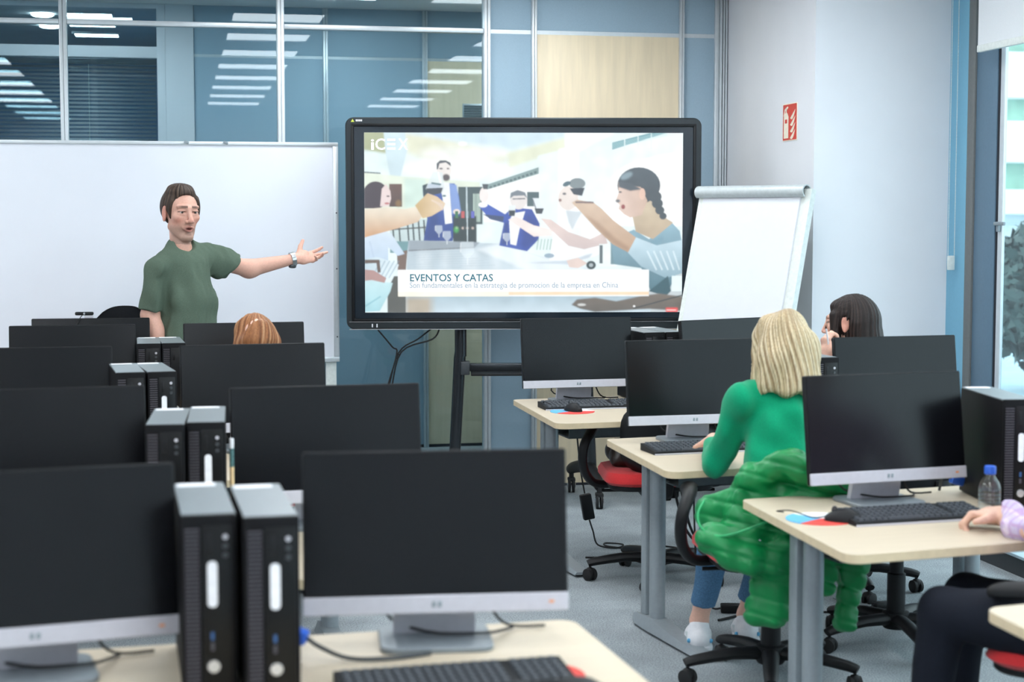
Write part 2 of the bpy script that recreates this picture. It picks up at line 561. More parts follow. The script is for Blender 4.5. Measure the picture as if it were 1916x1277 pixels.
# --- window wall on the right: blue reveal, frames, glazing, low sill
ww = struct('window_2', 'tall slate framed window looking out to a white building')
obj('blue_reveal', MB().span(XG, 4.06, 7.877, YP, 0, ZC), M['blue_paint'], ww, smooth=False)
obj('frame', MB().span(XG - 0.02, 4.0, 7.801, 7.877, 0, ZC, 0.003), M['brown_grey'], ww)
obj('frame', MB().span(XG - 0.01, 4.0, 7.585, 7.801, 0, ZC, 0.003), M['slate'], ww)
obj('gasket', MB().span(XG - 0.004, 4.0, 7.555, 7.585, 0, ZC), M['gasket'], ww)
obj('sash', MB().span(XG - 0.008, 3.992, 7.513, 7.555, 0.10, ZC, 0.002), M['alu'], ww)
yy = 7.513
for y1 in (5.7, 3.6, 1.5, -0.6, -2.6):
    obj('pane', MB().span(3.986, 3.992, y1 + 0.12, yy, 0.14, 2.86), M['win_glass'], ww, smooth=False)
    obj('frame', MB().span(XG, 4.06, y1, y1 + 0.12, 0, ZC, 0.003), M['slate'], ww)
    yy = y1
obj('frame', MB().span(XG, 4.06, -2.6, 7.513, 2.86, ZC, 0.003), M['slate'], ww)
obj('frame', MB().span(XG, 4.06, -2.6, 7.513, 0.10, 0.14, 0.003), M['slate'], ww)
M['sill_top'] = mat('pale_metal_sill', srgb(176, 198, 208), 0.35, metal=0.2)
M['sill_side'] = mat('dark_sill_side', srgb(60, 64, 68), 0.6)
obj('sill_side', MB().span(3.66, 4.0, -2.6, YP - 0.001, 0.0, 0.085), M['sill_side'], ww, smooth=False)
obj('sill_top', MB().span(3.64, 4.0, -2.6, YP - 0.001, 0.085, 0.10, 0.004), M['sill_top'], ww)
obj('handle', MB().box((3.972, 7.53, 1.55), (0.03, 0.02, 0.05), None, 0.004).box((3.955, 7.50, 1.565), (0.014, 0.10, 0.018), None, 0.004), M['alu_groove'], ww)

# --- outside
st(obj('ground_outside', MB().span(4.1, 60, -6, 60, -0.25, -0.2), mat('paving', srgb(150, 175, 185), 0.8, var=0.1, scale=3), smooth=False))
bld = thing('building', 'white building with green tinted window bands seen through the window', 'building', (25, 37, -0.2))
M['facade'] = mat('white_facade', srgb(238, 242, 242), 0.8, var=0.02, scale=2)
M['green_glass'] = mat('green_tinted_glazing', srgb(140, 180, 160), 0.25, var=0.25, scale=1.5)
obj('body', MB().span(-15, 15, 1.2, 8, 0, 12.0), M['facade'], bld, smooth=False)
for z0, z1 in ((1.85, 2.45), (3.1, 4.1), (4.65, 5.75), (6.4, 7.5), (8.2, 9.3), (10.0, 12.0)):
    obj('spandrel', MB().span(-15, 15, 0, 1.2, z0, z1, 0.03), M['facade'], bld)
pane0 = None
for z0, z1 in ((2.45, 3.1), (4.1, 4.65), (5.75, 6.4), (7.5, 8.2), (9.3, 10.0)):
    for k in range(20):
        p_ = obj('pane', MB().span(-14.9 + k * 1.5, -13.5 + k * 1.5, 0.5, 0.6, z0, z1), M['green_glass'], bld, smooth=False)
bush = thing('bush', 'dark leafy bush outside the tall window', 'bush', tuple(at(1960, 690, 17.0) * (1, 1, 0) + (0, 0, -0.2)))
mb = MB()
for k in range(2600):
    v = rng.normal(size=3)
    v /= np.linalg.norm(v)
    rr = 0.98 * rng.uniform(0.35, 1.0) ** 0.5
    c = v * rr * np.array([0.62, 0.62, 0.85]) + (0, 0, 1.0)
    a = rng.normal(size=3)
    a /= np.linalg.norm(a)
    b_ = np.cross(a, v)
    b_ /= np.linalg.norm(b_) + 1e-9
    s_ = rng.uniform(0.06, 0.13)
    mb.add([c - a * s_, c + b_ * s_ * 0.5, c + a * s_, c - b_ * s_ * 0.5], [(0, 1, 2, 3)])
stuff(obj('foliage', mb, mat('dark_leaf', srgb(42, 66, 62), 0.6, var=0.3, scale=3), bush, smooth=False))
mb = MB()
for k in range(6):
    a = k * 1.05
    mb.tube([(0.05 * math.cos(a), 0.05 * math.sin(a), 0), (0.25 * math.cos(a), 0.25 * math.sin(a), 0.7), (0.4 * math.cos(a), 0.4 * math.sin(a), 1.2)], [0.03, 0.02, 0.008], 6)
obj('stems', mb, mat('bark', srgb(70, 60, 52), 0.9), bush)

# --- ceiling lights
def ceiling_light(loc, sx, sy, m, label, group, first=[None]):
    t = thing('ceiling_light', label, 'light', loc, 0, group)
    obj('diffuser', MB().span(-sx / 2, sx / 2, -sy / 2, sy / 2, -0.012, -0.004), m, t, smooth=False)
    f_ = MB()
    for x0, x1, y0, y1 in ((-sx / 2 - 0.02, -sx / 2, -sy / 2 - 0.02, sy / 2 + 0.02), (sx / 2, sx / 2 + 0.02, -sy / 2 - 0.02, sy / 2 + 0.02),
                           (-sx / 2, sx / 2, -sy / 2 - 0.02, -sy / 2), (-sx / 2, sx / 2, sy / 2, sy / 2 + 0.02)):
        f_.span(x0, x1, y0, y1, -0.018, 0)
    obj('frame', f_, M['alu'], t, smooth=False)
    return t
for x, y0_, n_ in ((-1.75, 8.55, 9), (0.72, 8.55, 9), (1.95, 8.55, 1), (2.70, 7.15, 8)):  # the lone single panel is added to brighten the pillar's side wall
    for k in range(n_):
        ceiling_light((x, y0_ - 1.28 * k, ZC), 0.62, 0.5, M['lamp'], 'square white panel light in the classroom ceiling', 'classroom ceiling lights')
for x in (-2.0, -0.5, 1.05, 2.5):
    ceiling_light((x, 10.55, ZC), 0.45, 0.3, M['lamp_far'], 'panel light in the corridor ceiling behind the glass', 'corridor ceiling lights')
for y in (11.9, 12.5, 13.2):
    ceiling_light((-0.57, y, ZC), 0.32, 0.2, M['lamp_far'], 'panel light in the ceiling of the office across the corridor', 'office ceiling lights')
for y in (12.0, 12.7):
    t = thing('downlight', 'round downlight in the office ceiling across the corridor', 'light', (-0.88, y, ZC), 0, 'office downlights')
    obj('disc', MB().lathe([(0.06, -0.02), (0.075, -0.012), (0.075, -0.001)], 16), M['lamp_far'], t)

# --- fire extinguisher sign on the pillar's side wall (faces -X)
sg = thing('fire_extinguisher_sign', 'red fire extinguisher sign on the white pillar wall', 'sign', (XW, 8.46, 2.105))
def yz_plate(mb, pts, x0, x1):
    n = len(pts)
    vs = [(x0, p[0], p[1]) for p in pts] + [(x1, p[0], p[1]) for p in pts]
    fs = [tuple(range(n)), tuple(range(2 * n - 1, n - 1, -1))] + [(i, n + i, n + (i + 1) % n, (i + 1) % n) for i in range(n)]
    return mb.add(vs, fs)
obj('plate', yz_plate(MB(), [(p[0], p[1]) for p in rrect(-0.105, 0.105, -0.1, 0.1, 0.006)], -0.003, 0.0), M['sign_white'], sg, smooth=False)
obj('red_field', yz_plate(MB(), [(p[0], p[1]) for p in rrect(-0.1, 0.1, -0.095, 0.095, 0.004)], -0.0038, -0.001), M['sign_red'], sg, smooth=False)
pic = MB()
yz_plate(pic, [(0.085, -0.085), (0.085, 0.03), (0.07, 0.05), (0.035, 0.05), (0.018, 0.03), (0.018, -0.085)], -0.0046, -0.003)
yz_plate(pic, [(0.06, 0.048), (0.06, 0.075), (0.03, 0.085), (0.02, 0.078), (0.045, 0.066), (0.045, 0.048)], -0.0046, -0.003)
yz_plate(pic, [(0.09, 0.035), (0.075, 0.07), (0.05, 0.08), (0.05, 0.07), (0.068, 0.062), (0.082, 0.032)], -0.0046, -0.003)
obj('extinguisher_pictogram', pic, M['sign_white'], sg, smooth=False)
obj('extinguisher_band', yz_plate(MB(), [(0.068, -0.005), (0.068, 0.016), (0.035, 0.016), (0.035, -0.005)], -0.0052, -0.004), M['sign_red'], sg, smooth=False)
fl = MB()
for z0 in (-0.085, -0.05, -0.015, 0.02):
    o_ = []
    for k in range(8):
        t = k / 7
        o_.append((-0.008 - 0.075 * t, z0 + 0.012 * math.sin(t * 3.1) + 0.045 * t * t))
    for k in range(7, -1, -1):
        t = k / 7
        o_.append((-0.008 - 0.075 * t, z0 - 0.014 * math.sin(t * 3.1) + 0.045 * t * t))
    yz_plate(fl, o_, -0.0046, -0.003)
obj('flame_pictogram', fl, M['sign_white'], sg, smooth=False)

# --- roller blind in front of the window, and the bead chain of its neighbour
rb_ = thing('roller_blind', 'white roller blind half lowered over the tall window', 'blind', (3.86, 6.83, 2.40))
obj('cloth', MB().span(-0.0015, 0.0015, -0.73, 0.743, 0.03, 0.57), M['blind_cloth'], rb_, smooth=False)
obj('bottom_bar', MB().span(-0.012, 0.012, -0.73, 0.735, 0.0, 0.034, 0.004), M['flip_white'], rb_)
obj('roller', MB().lathe([(0.03, -0.74), (0.03, 0.745)], 16, (0, 0, 0.565), Matrix.Rotation(R_(-90), 3, 'X')), M['blind_cloth'], rb_)
bc = thing('blind_chain', 'white bead chain loop hanging beside the blue window reveal', 'chain', (3.945, 7.99, 1.36))
mb = MB()
for s in (-1, 1):
    for k in range(210):
        mb.ball((-0.0175 * s * 1.0, 0, 0.02 + k * 0.0077), 0.0032, 6, 4)
stuff(obj('beads', mb, M['flip_white'], bc))
obj('weight', MB().box((0, 0, 0.0), (0.04, 0.012, 0.075), None, 0.004), M['flip_white'], bc)
obj('bracket', MB().span(-0.03, 0.03, -0.02, 0.02, 1.60, 1.639, 0.003), M['flip_white'], bc)

# ================================================================== WHITEBOARD, DISPLAY, FLIPCHART
w = thing('whiteboard', 'large white mobile whiteboard behind the presenter', 'whiteboard', (-0.38, 9.25, 0.0))
xl, xr, z0, z1 = -1.27, 1.268, 0.79, 2.009
obj('board', MB().span(xl + 0.02, xr - 0.02, -0.004, 0.012, z0 + 0.02, z1 - 0.012), M['wb_surface'], w, smooth=False)
obj('frame_rail', MB().span(xl, xr, -0.012, 0.018, z1 - 0.02, z1, 0.003), M['alu'], w)
obj('frame_rail', MB().span(xl, xr, -0.012, 0.018, z0, z0 + 0.028, 0.003), M['alu'], w)
obj('frame_rail', MB().span(xl, xl + 0.03, -0.012, 0.018, z0 + 0.028, z1 - 0.02, 0.003), M['alu'], w)
obj('frame_rail', MB().span(xr - 0.03, xr, -0.012, 0.018, z0 + 0.028, z1 - 0.02, 0.003), M['alu'], w)
for x, z in ((xr - 0.012, 1.62), (xr - 0.012, 0.93), (xr - 0.012, 1.31)):
    obj('screw', MB().lathe([(0.005, -0.004), (0.004, 0.002)], 10, (x, -0.012, z), Matrix.Rotation(R_(90), 3, 'X')), M['gasket'], w)
for x in (0.445, 0.655):
    obj('clip', MB().box((x, -0.014, z1 - 0.006), (0.026, 0.012, 0.014), (0, 0.3, 0), 0.002), M['alu_groove'], w)
obj('pen_tray', MB().span(-0.7, 0.7, -0.075, -0.012, z0 + 0.004, z0 + 0.016, 0.003), M['alu'], w)
for x in (xl + 0.045, xr - 0.045):
    obj('stand_post', MB().span(x - 0.03, x + 0.03, 0.019, 0.05, 0.04, z1 - 0.1, 0.004), M['flip_white'], w)
    obj('stand_foot', MB().span(x - 0.025, x + 0.025, -0.3, 0.24, 0.0, 0.04, 0.006), M['flip_white'], w)

# ------------------------------------------------------------------ the picture on the display
PW, PH = 596, 336
pic_ = np.zeros((PH, PW, 3))
def zx(p):
    return (p[0] - 123.0) / 1652.0 * PW
def zy(p):
    return (p[1] - 140.0) / 930.0 * PH
def _mask_poly(pts, ss=3):
    P = np.array([(zx(p), zy(p)) for p in pts])
    x0, y0 = np.floor(P.min(0)).astype(int) - 1
    x1, y1 = np.ceil(P.max(0)).astype(int) + 2
    x0, y0, x1, y1 = max(x0, 0), max(y0, 0), min(x1, PW), min(y1, PH)
    if x1 <= x0 or y1 <= y0:
        return None
    X, Y = np.meshgrid(x0 + (np.arange((x1 - x0) * ss) + 0.5) / ss, y0 + (np.arange((y1 - y0) * ss) + 0.5) / ss)
    ins = np.zeros(X.shape, bool)
    n = len(P)
    for i in range(n):
        a, b = P[i], P[(i + 1) % n]
        if a[1] == b[1]:
            continue
        c = ((a[1] > Y) != (b[1] > Y)) & (X < (b[0] - a[0]) * (Y - a[1]) / (b[1] - a[1]) + a[0])
        ins ^= c
    mk = ins.reshape(y1 - y0, ss, x1 - x0, ss).mean((1, 3))
    return x0, y0, x1, y1, mk
def poly(pts, c, a=1.0, c2=None, ang=90, soft=0):
    if soft or len(pts) > 400:
        pass
    r = _mask_poly(pts)
    if r is None:
        return
    x0, y0, x1, y1, mk = r
    if soft:
        k = int(soft)
        full = np.zeros((PH, PW))
        full[y0:y1, x0:x1] = mk
        for ax in (0, 1):
            cs = np.cumsum(np.pad(full, [(k + 1, k) if q == ax else (0, 0) for q in (0, 1)], mode='edge'), axis=ax)
            n = full.shape[ax]
            full = (np.take(cs, np.arange(2 * k + 1, n + 2 * k + 1), ax) - np.take(cs, np.arange(0, n), ax)) / (2 * k + 1)
        x0, y0, x1, y1, mk = 0, 0, PW, PH, full
    col = np.array(srgb(*c))
    mk = mk[..., None] * a
    if c2 is not None:
        P = np.array([(zx(p), zy(p)) for p in pts])
        X, Y = np.meshgrid(np.arange(x0, x1), np.arange(y0, y1))
        d = np.array([math.cos(R_(ang)), math.sin(R_(ang))])
        t = P @ d
        tt = np.clip(((X * d[0] + Y * d[1]) - t.min()) / (t.max() - t.min() + 1e-6), 0, 1)[..., None]
        col = col * (1 - tt) + np.array(srgb(*c2)) * tt
    pic_[y0:y1, x0:x1] = pic_[y0:y1, x0:x1] * (1 - mk) + col * mk
def ell(cx_, cy_, rx, ry, c, a=1.0, rot=0, soft=0, c2=None, ang=90):
    pts = []
    for k in range(28):
        t = 2 * math.pi * k / 28
        x, y = rx * math.cos(t), ry * math.sin(t)
        cr, sr = math.cos(R_(rot)), math.sin(R_(rot))
        pts.append((cx_ + x * cr - y * sr, cy_ + x * sr + y * cr))
    poly(pts, c, a, c2, ang, soft)
def rec(x0, y0, x1, y1, c, a=1.0, **k):
    poly([(x0, y0), (x1, y0), (x1, y1), (x0, y1)], c, a, **k)
def line(x0, y0, x1, y1, w_, c, a=1.0):
    L = math.hypot(x1 - x0, y1 - y0)
    nx, ny = -(y1 - y0) / L * w_ / 2, (x1 - x0) / L * w_ / 2
    poly([(x0 + nx, y0 + ny), (x1 + nx, y1 + ny), (x1 - nx, y1 - ny), (x0 - nx, y0 - ny)], c, a)

rec(110, 130, 1790, 1080, (226, 240, 242))
# ceiling and walls of the dining room
poly([(123, 140), (260, 140), (262, 260), (123, 235)], (172, 180, 142), soft=4)
poly([(123, 235), (265, 255), (300, 330), (123, 340)], (222, 240, 240), soft=3)
poly([(330, 140), (480, 150), (880, 240), (850, 300), (560, 330), (340, 245)], (222, 224, 200), soft=8)
poly([(330, 140), (1160, 140), (1160, 170), (860, 235), (620, 190)], (205, 225, 236), soft=6)
ell(600, 330, 300, 55, (246, 250, 248), 0.9, soft=8)
ell(640, 250, 240, 40, (244, 248, 246), 0.7, soft=8)
ell(632, 198, 22, 9, (255, 255, 255), soft=2)
poly([(225, 140), (335, 140), (345, 235), (305, 392), (262, 392), (235, 250)], (203, 224, 232), soft=1)
poly([(123, 345), (310, 365), (720, 395), (720, 600), (123, 600)], (224, 234, 218), soft=1)
poly([(330, 375), (440, 380), (440, 520), (330, 530)], (206, 228, 218), soft=3)
poly([(860, 245), (1165, 165), (1165, 225), (870, 325)], (224, 229, 205), soft=4)
poly([(1020, 260), (1230, 215), (1230, 640), (1020, 640)], (232, 243, 246), soft=2)
poly([(1128, 225), (1235, 210), (1235, 640), (1128, 640)], (250, 253, 252), soft=2)
poly([(1235, 235), (1780, 140), (1780, 620), (1235, 620)], (228, 240, 244), c2=(246, 252, 252), ang=60, soft=2)
poly([(1160, 140), (1420, 140), (1235, 235), (1165, 215)], (246, 250, 248), soft=3)
pts = [(1370, 620), (1362, 520), (1375, 430), (1410, 360), (1470, 310), (1560, 275), (1780, 230), (1780, 620)]
poly(pts, (253, 255, 254), soft=1)
poly([(1405, 192), (1610, 140), (1690, 140), (1405, 228)], (92, 150, 160))
for k in range(4):
    line(1405, 199 + k * 7, 1690, 130 + k * 7 + 2, 2.2, (190, 222, 226))
for x in (1470, 1540, 1608):
    line(x, 130, x, 225, 5, (222, 238, 240))
line(123, 345, 208, 350, 6, (70, 85, 92))
rec(252, 405, 318, 522, (104, 74, 66), c2=(78, 58, 56))
ell(300, 505, 16, 18, (160, 125, 70), 0.6, soft=2)
poly([(735, 415), (1025, 318), (1025, 352), (745, 438)], (132, 156, 156))
for k in range(12):
    x = 770 + k * 21
    line(x, 424 - k * 7, x + 13, 420 - k * 7, 12, (82, 104, 108))
poly([(740, 440), (1028, 352), (1028, 600), (740, 600)], (246, 250, 250))
rec(608, 420, 735, 612, (64, 82, 86))
for k in range(5):
    rec(686 + k * 8, 455, 690 + k * 8, 600, (205, 228, 215))
line(650, 418, 650, 612, 5, (150, 170, 175))
line(735, 420, 735, 612, 4, (190, 210, 210))
rec(965, 445, 1027, 520, (78, 98, 104))
# chairs and floor at left
rec(255, 585, 460, 712, (196, 214, 216))
for x in (268, 300, 345, 372, 402, 430):
    line(x, 590, x + 8, 712, 8, (56, 66, 70))
line(255, 640, 440, 628, 7, (70, 74, 74))
rec(255, 700, 350, 760, (110, 152, 158))
# standing man
poly([(424, 418), (470, 400), (590, 402), (612, 470), (622, 545), (604, 600), (578, 700), (428, 700), (448, 585), (430, 500)], (60, 92, 172), c2=(40, 66, 140))
poly([(560, 402), (600, 410), (622, 545), (575, 560)], (130, 158, 215), soft=1)
poly([(424, 412), (452, 402), (450, 470), (428, 470)], (44, 62, 72))
poly([(512, 398), (562, 398), (577, 606), (540, 612), (528, 480)], (240, 244, 246))
ell(534, 335, 38, 52, (232, 226, 222))
poly([(497, 330), (497, 300), (515, 284), (545, 284), (568, 296), (572, 315), (545, 294), (512, 300), (504, 330)], (74, 78, 88))
ell(546, 372, 20, 18, (84, 74, 78), soft=1)
ell(520, 326, 10, 4, (90, 84, 88))
ell(556, 326, 7, 4, (100, 92, 94))
ell(600, 548, 18, 14, (235, 220, 214))
poly([(470, 470), (500, 470), (510, 690), (440, 690), (455, 600)], (36, 56, 120), 0.55, soft=4)
# bottles
rec(582, 570, 702, 716, (42, 58, 62), soft=1)
for x, c in ((600, (60, 120, 80)), (632, (196, 90, 92)), (683, (96, 100, 190)), (655, (120, 140, 150))):
    poly([(x - 8, 545), (x + 8, 545), (x + 9, 600), (x + 18, 630), (x + 18, 716), (x - 18, 716), (x - 18, 630), (x - 9, 600)], (38, 52, 56))
    rec(x - 8, 545, x + 8, 580, c)
    ell(x, 632, 6, 6, (220, 200, 190), soft=1)
ell(598, 640, 12, 16, (70, 190, 90), 0.7, soft=2)
line(652, 420, 656, 716, 5, (210, 226, 232))
# table
poly([(352, 695), (820, 712), (1080, 790), (1320, 850), (1320, 1080), (330, 1080), (345, 745)], (182, 198, 208), c2=(214, 228, 236), ang=50)
poly([(352, 695), (720, 705), (690, 735), (350, 752)], (150, 162, 172), soft=1)
poly([(820, 712), (1080, 790), (1320, 850), (960, 850), (700, 740)], (228, 238, 244), soft=3)
line(350, 748, 690, 732, 5, (110, 116, 124))
for x_, w_, a_ in ((400, 60, 0.35), (520, 40, 0.3), (640, 70, 0.4), (780, 50, 0.35), (900, 80, 0.45)):
    rec(x_, 752, x_ + w_, 850, (240, 248, 252), a_, soft=6)
for k in range(26):
    y = 760 + k * 12
    line(360 + 18 * (k % 5), y, 620 + 30 * (k % 7), y - 8, 3, (160, 176, 190), 0.35)
rec(1320, 850, 1790, 1080, (196, 206, 210))
rec(330, 985, 1610, 1080, (170, 192, 204), c2=(205, 222, 232))
rec(330, 985, 470, 1080, (178, 158, 128), 0.8, soft=8)
rec(240, 880, 335, 1080, (82, 82, 78))
poly([(290, 760), (345, 745), (335, 860), (295, 870)], (118, 96, 86))
# woman at left
rec(118, 430, 205, 530, (58, 42, 54))
ell(182, 462, 66, 70, (62, 46, 58))
poly([(205, 520), (214, 430), (236, 405), (258, 440), (262, 480), (250, 520)], (232, 214, 212))
ell(246, 468, 8, 4, (90, 70, 74))
ell(240, 505, 13, 5, (190, 110, 112))
poly([(118, 668), (210, 640), (262, 660), (330, 765), (295, 775), (245, 730), (245, 800), (200, 860), (118, 850)], (212, 226, 240), c2=(176, 200, 224))
line(150, 700, 175, 800, 10, (180, 196, 220), 0.6)
poly([(118, 790), (190, 780), (300, 820), (290, 850), (235, 960), (118, 960)], (188, 210, 222), c2=(226, 240, 246), ang=20)
for k in range(5):
    line(160 + k * 22, 890, 205 + k * 24, 800, 6, (120, 150, 170), 0.55)
poly([(118, 900), (268, 915), (255, 960), (200, 1060), (118, 1066)], (196, 228, 234), c2=(160, 208, 218))
line(118, 1040, 205, 985, 8, (110, 170, 186), 0.6)
poly([(118, 845), (170, 850), (235, 890), (225, 915), (160, 900), (118, 905)], (176, 140, 136))
poly([(118, 795), (200, 795), (206, 860), (190, 862), (184, 812), (118, 815)], (96, 78, 70))
# big forearm at left with a wine glass
poly([(118, 535), (240, 524), (330, 535), (395, 520), (430, 560), (400, 600), (300, 632), (118, 682)], (232, 224, 206), c2=(200, 150, 106))
poly([(385, 515), (450, 452), (500, 470), (542, 505), (530, 535), (470, 570), (425, 582)], (202, 172, 118), c2=(226, 204, 176), ang=0)
for k in range(4):
    line(470 + k * 14, 488 + k * 6, 528, 512 + k * 9, 9, (226, 206, 188), 0.9)
poly([(478, 340), (528, 346), (536, 425), (525, 452), (470, 458), (440, 430)], (216, 228, 232), 0.75)
poly([(442, 428), (530, 424), (520, 452), (478, 462), (452, 450)], (58, 62, 72))
line(470, 400, 520, 408, 9, (86, 116, 124))
line(505, 345, 518, 400, 8, (250, 252, 252))
ell(536, 466, 10, 5, (70, 110, 120))
# man in a blue suit, glass raised
poly([(715, 520), (755, 505), (850, 560), (890, 525), (990, 535), (1030, 610), (1025, 690), (965, 752), (820, 722), (845, 605), (770, 585)], (62, 92, 182), c2=(48, 72, 160), ang=0)
poly([(735, 560), (845, 572), (840, 600), (780, 588)], (54, 70, 110))
poly([(960, 560), (1020, 600), (1015, 690), (960, 740), (930, 720)], (40, 58, 130), 0.55, soft=4)
poly([(850, 600), (870, 600), (868, 715), (828, 718)], (40, 56, 110), 0.6, soft=3)
poly([(890, 556), (955, 545), (925, 640), (908, 722), (878, 715), (872, 600)], (244, 247, 249))
ell(921, 486, 44, 50, (228, 222, 220))
poly([(876, 480), (880, 450), (915, 436), (955, 448), (965, 480), (950, 464), (895, 466)], (120, 130, 140))
line(890, 482, 955, 480, 6, (96, 100, 108))
ell(742, 462, 24, 40, (240, 232, 230))
ell(736, 512, 24, 14, (246, 248, 250))
poly([(732, 405), (764, 405), (760, 432), (738, 432)], (70, 78, 86))
poly([(868, 515), (905, 515), (903, 562), (870, 562)], (228, 236, 240))
poly([(869, 540), (904, 540), (900, 570), (872, 570)], (50, 60, 72))
# older man in white
poly([(1165, 545), (1255, 560), (1370, 640), (1400, 745), (1260, 800), (1080, 800), (1100, 650)], (242, 246, 247))
poly([(1165, 540), (1250, 548), (1200, 640), (1180, 600)], (205, 215, 222), soft=1)
ell(1178, 478, 52, 62, (232, 222, 216))
ell(1225, 402, 42, 28, (126, 138, 142))
ell(1170, 404, 22, 12, (80, 104, 116), rot=-25)
ell(1158, 455, 10, 6, (110, 108, 112))
ell(1136, 488, 8, 8, (150, 120, 116))
poly([(1186, 428), (1264, 424), (1250, 466), (1206, 458)], (56, 64, 76))
poly([(866, 590), (905, 570), (1000, 618), (1100, 640), (1092, 672), (1000, 676), (930, 630)], (240, 228, 224))
poly([(1036, 582), (1088, 588), (1180, 652), (1292, 690), (1366, 655), (1384, 712), (1262, 742), (1180, 724), (1084, 636)], (228, 208, 202), c2=(206, 190, 188))
poly([(992, 478), (1026, 478), (1050, 530), (1040, 562), (1010, 556)], (226, 234, 240))
poly([(1003, 530), (1052, 530), (1042, 558), (1012, 558)], (58, 64, 74))
line(993, 480, 1010, 530, 5, (80, 90, 100))
for k in range(5):
    line(1015 + k * 17, 745, 1024 + k * 17, 688, 7, (150, 180, 168), 0.7)
ell(1080, 775, 26, 12, (90, 130, 160), 0.7)
poly([(955, 812), (1180, 800), (1310, 760), (1290, 785), (1180, 820)], (200, 212, 222), soft=1)
poly([(1170, 800), (1230, 785), (1280, 815), (1230, 840), (1185, 835)], (226, 206, 198))
# woman at right
rec(1340, 715, 1430, 830, (236, 246, 246))
rec(1342, 720, 1358, 815, (90, 104, 110))
rec(1400, 700, 1420, 820, (108, 140, 150))
poly([(1395, 690), (1520, 640), (1600, 690), (1715, 600), (1760, 648), (1785, 770), (1700, 968), (1610, 960), (1560, 840), (1420, 820)], (142, 178, 194), c2=(70, 110, 124))
poly([(1510, 560), (1600, 480), (1670, 570), (1725, 604), (1620, 690), (1530, 650)], (206, 190, 164), c2=(186, 166, 140))
ell(1545, 412, 112, 94, (74, 84, 94), c2=(60, 66, 74))
ell(1480, 362, 34, 16, (160, 185, 196), 0.6, rot=-25, soft=2)
for k, (x, y) in enumerate(((1630, 470), (1642, 505), (1655, 540), (1672, 570))):
    ell(x, y, 34 - 5 * k, 30 - 4 * k, (66, 74, 82))
poly([(1437, 392), (1500, 412), (1555, 420), (1590, 490), (1560, 565), (1500, 578), (1468, 560), (1440, 532), (1446, 512), (1424, 492), (1440, 450)], (222, 198, 186), c2=(204, 176, 158), ang=0)
poly([(1437, 388), (1500, 400), (1560, 432), (1500, 440), (1440, 420)], (78, 86, 96), soft=1)
ell(1563, 456, 16, 30, (226, 190, 172))
ell(1448, 446, 9, 4, (80, 76, 80))
ell(1464, 522, 10, 12, (150, 70, 70))
ell(1436, 492, 12, 8, (96, 104, 112), soft=1)
poly([(1560, 760), (1640, 735), (1700, 800), (1600, 840)], (120, 150, 164), 0.6, soft=4)
ell(1640, 700, 40, 16, (110, 150, 168), 0.6, rot=-30, soft=3)
poly([(1196, 500), (1225, 485), (1310, 500), (1352, 532), (1410, 590), (1532, 682), (1500, 762), (1410, 716), (1320, 632), (1240, 545)], (216, 192, 170), c2=(186, 154, 126))
line(1215, 498, 1310, 500, 10, (130, 110, 108))
poly([(1260, 560), (1330, 640), (1420, 715), (1490, 755), (1500, 735), (1420, 680), (1330, 600)], (150, 116, 92), 0.5, soft=3)
poly([(1532, 680), (1640, 722), (1790, 690), (1790, 862), (1690, 892), (1560, 832), (1490, 760)], (196, 220, 232), c2=(140, 172, 186))
for k in range(5):
    line(1590 + 34 * k, 750, 1640 + 30 * k, 850, 9, (226, 242, 248), 0.6)
poly([(1600, 960), (1700, 880), (1716, 960), (1690, 985)], (44, 84, 96))
rec(1720, 880, 1790, 960, (228, 244, 246))
ell(1298, 824, 25, 22, (44, 62, 66))
ell(1298, 824, 11, 10, (170, 182, 186))
# glasses on the table
for x, y, s in ((508, 640, 1.0), (550, 672, 1.1), (655, 745, 1.9), (860, 680, 1.0)):
    poly([(x - 17 * s, y - 22 * s), (x + 17 * s, y - 22 * s), (x + 19 * s, y + 6 * s), (x + 6 * s, y + 22 * s), (x - 6 * s, y + 22 * s), (x - 19 * s, y + 6 * s)], (226, 238, 244), 0.5)
    line(x - 18 * s, y - 20 * s, x - 19 * s, y + 6 * s, 3, (246, 250, 252), 0.9)
    line(x, y + 22 * s, x, y + 40 * s, 4, (236, 244, 248), 0.9)
# dark reflection on the table and the white caption box
poly([(1196, 1030), (1225, 1002), (1320, 993), (1430, 1012), (1560, 985), (1650, 972), (1790, 990), (1790, 1064), (1600, 1052), (1320, 1068), (1240, 1050)], (116, 104, 94), c2=(96, 90, 84), soft=1)
line(1520, 1050, 1780, 980, 6, (50, 54, 56))
ell(1524, 1038, 6, 5, (250, 250, 250))
ell(1250, 1030, 22, 6, (220, 222, 220), soft=1)
rec(295, 848, 1600, 985, (254, 255, 255))
rec(295, 960, 870, 985, (251, 246, 228))
rec(870, 962, 1600, 980, (251, 218, 186))
rec(1690, 1046, 1752, 1070, (236, 74, 72), soft=1)
rec(1694, 1056, 1744, 1061, (255, 235, 230))
# soft, washed-out look of a bright panel filmed in a lit room
_b = pic_.copy()
for ax_ in (0, 1):
    _b = 0.5 * _b + 0.25 * (np.roll(_b, 1, ax_) + np.roll(_b, -1, ax_))
nz_ = rng.normal(size=(PH // 6 + 2, PW // 6 + 2))
nz_ = np.kron(nz_, np.ones((6, 6)))[:PH, :PW]
for ax_ in (0, 1):
    for k in (3, 5):
        nz_ = (nz_ + np.roll(nz_, k, ax_) + np.roll(nz_, -k, ax_)) / 3
pic_ = np.clip(_b * (0.97 + 0.08 * nz_[..., None]) + 0.045 * np.array([0.9, 1.05, 1.1]), 0, 1)

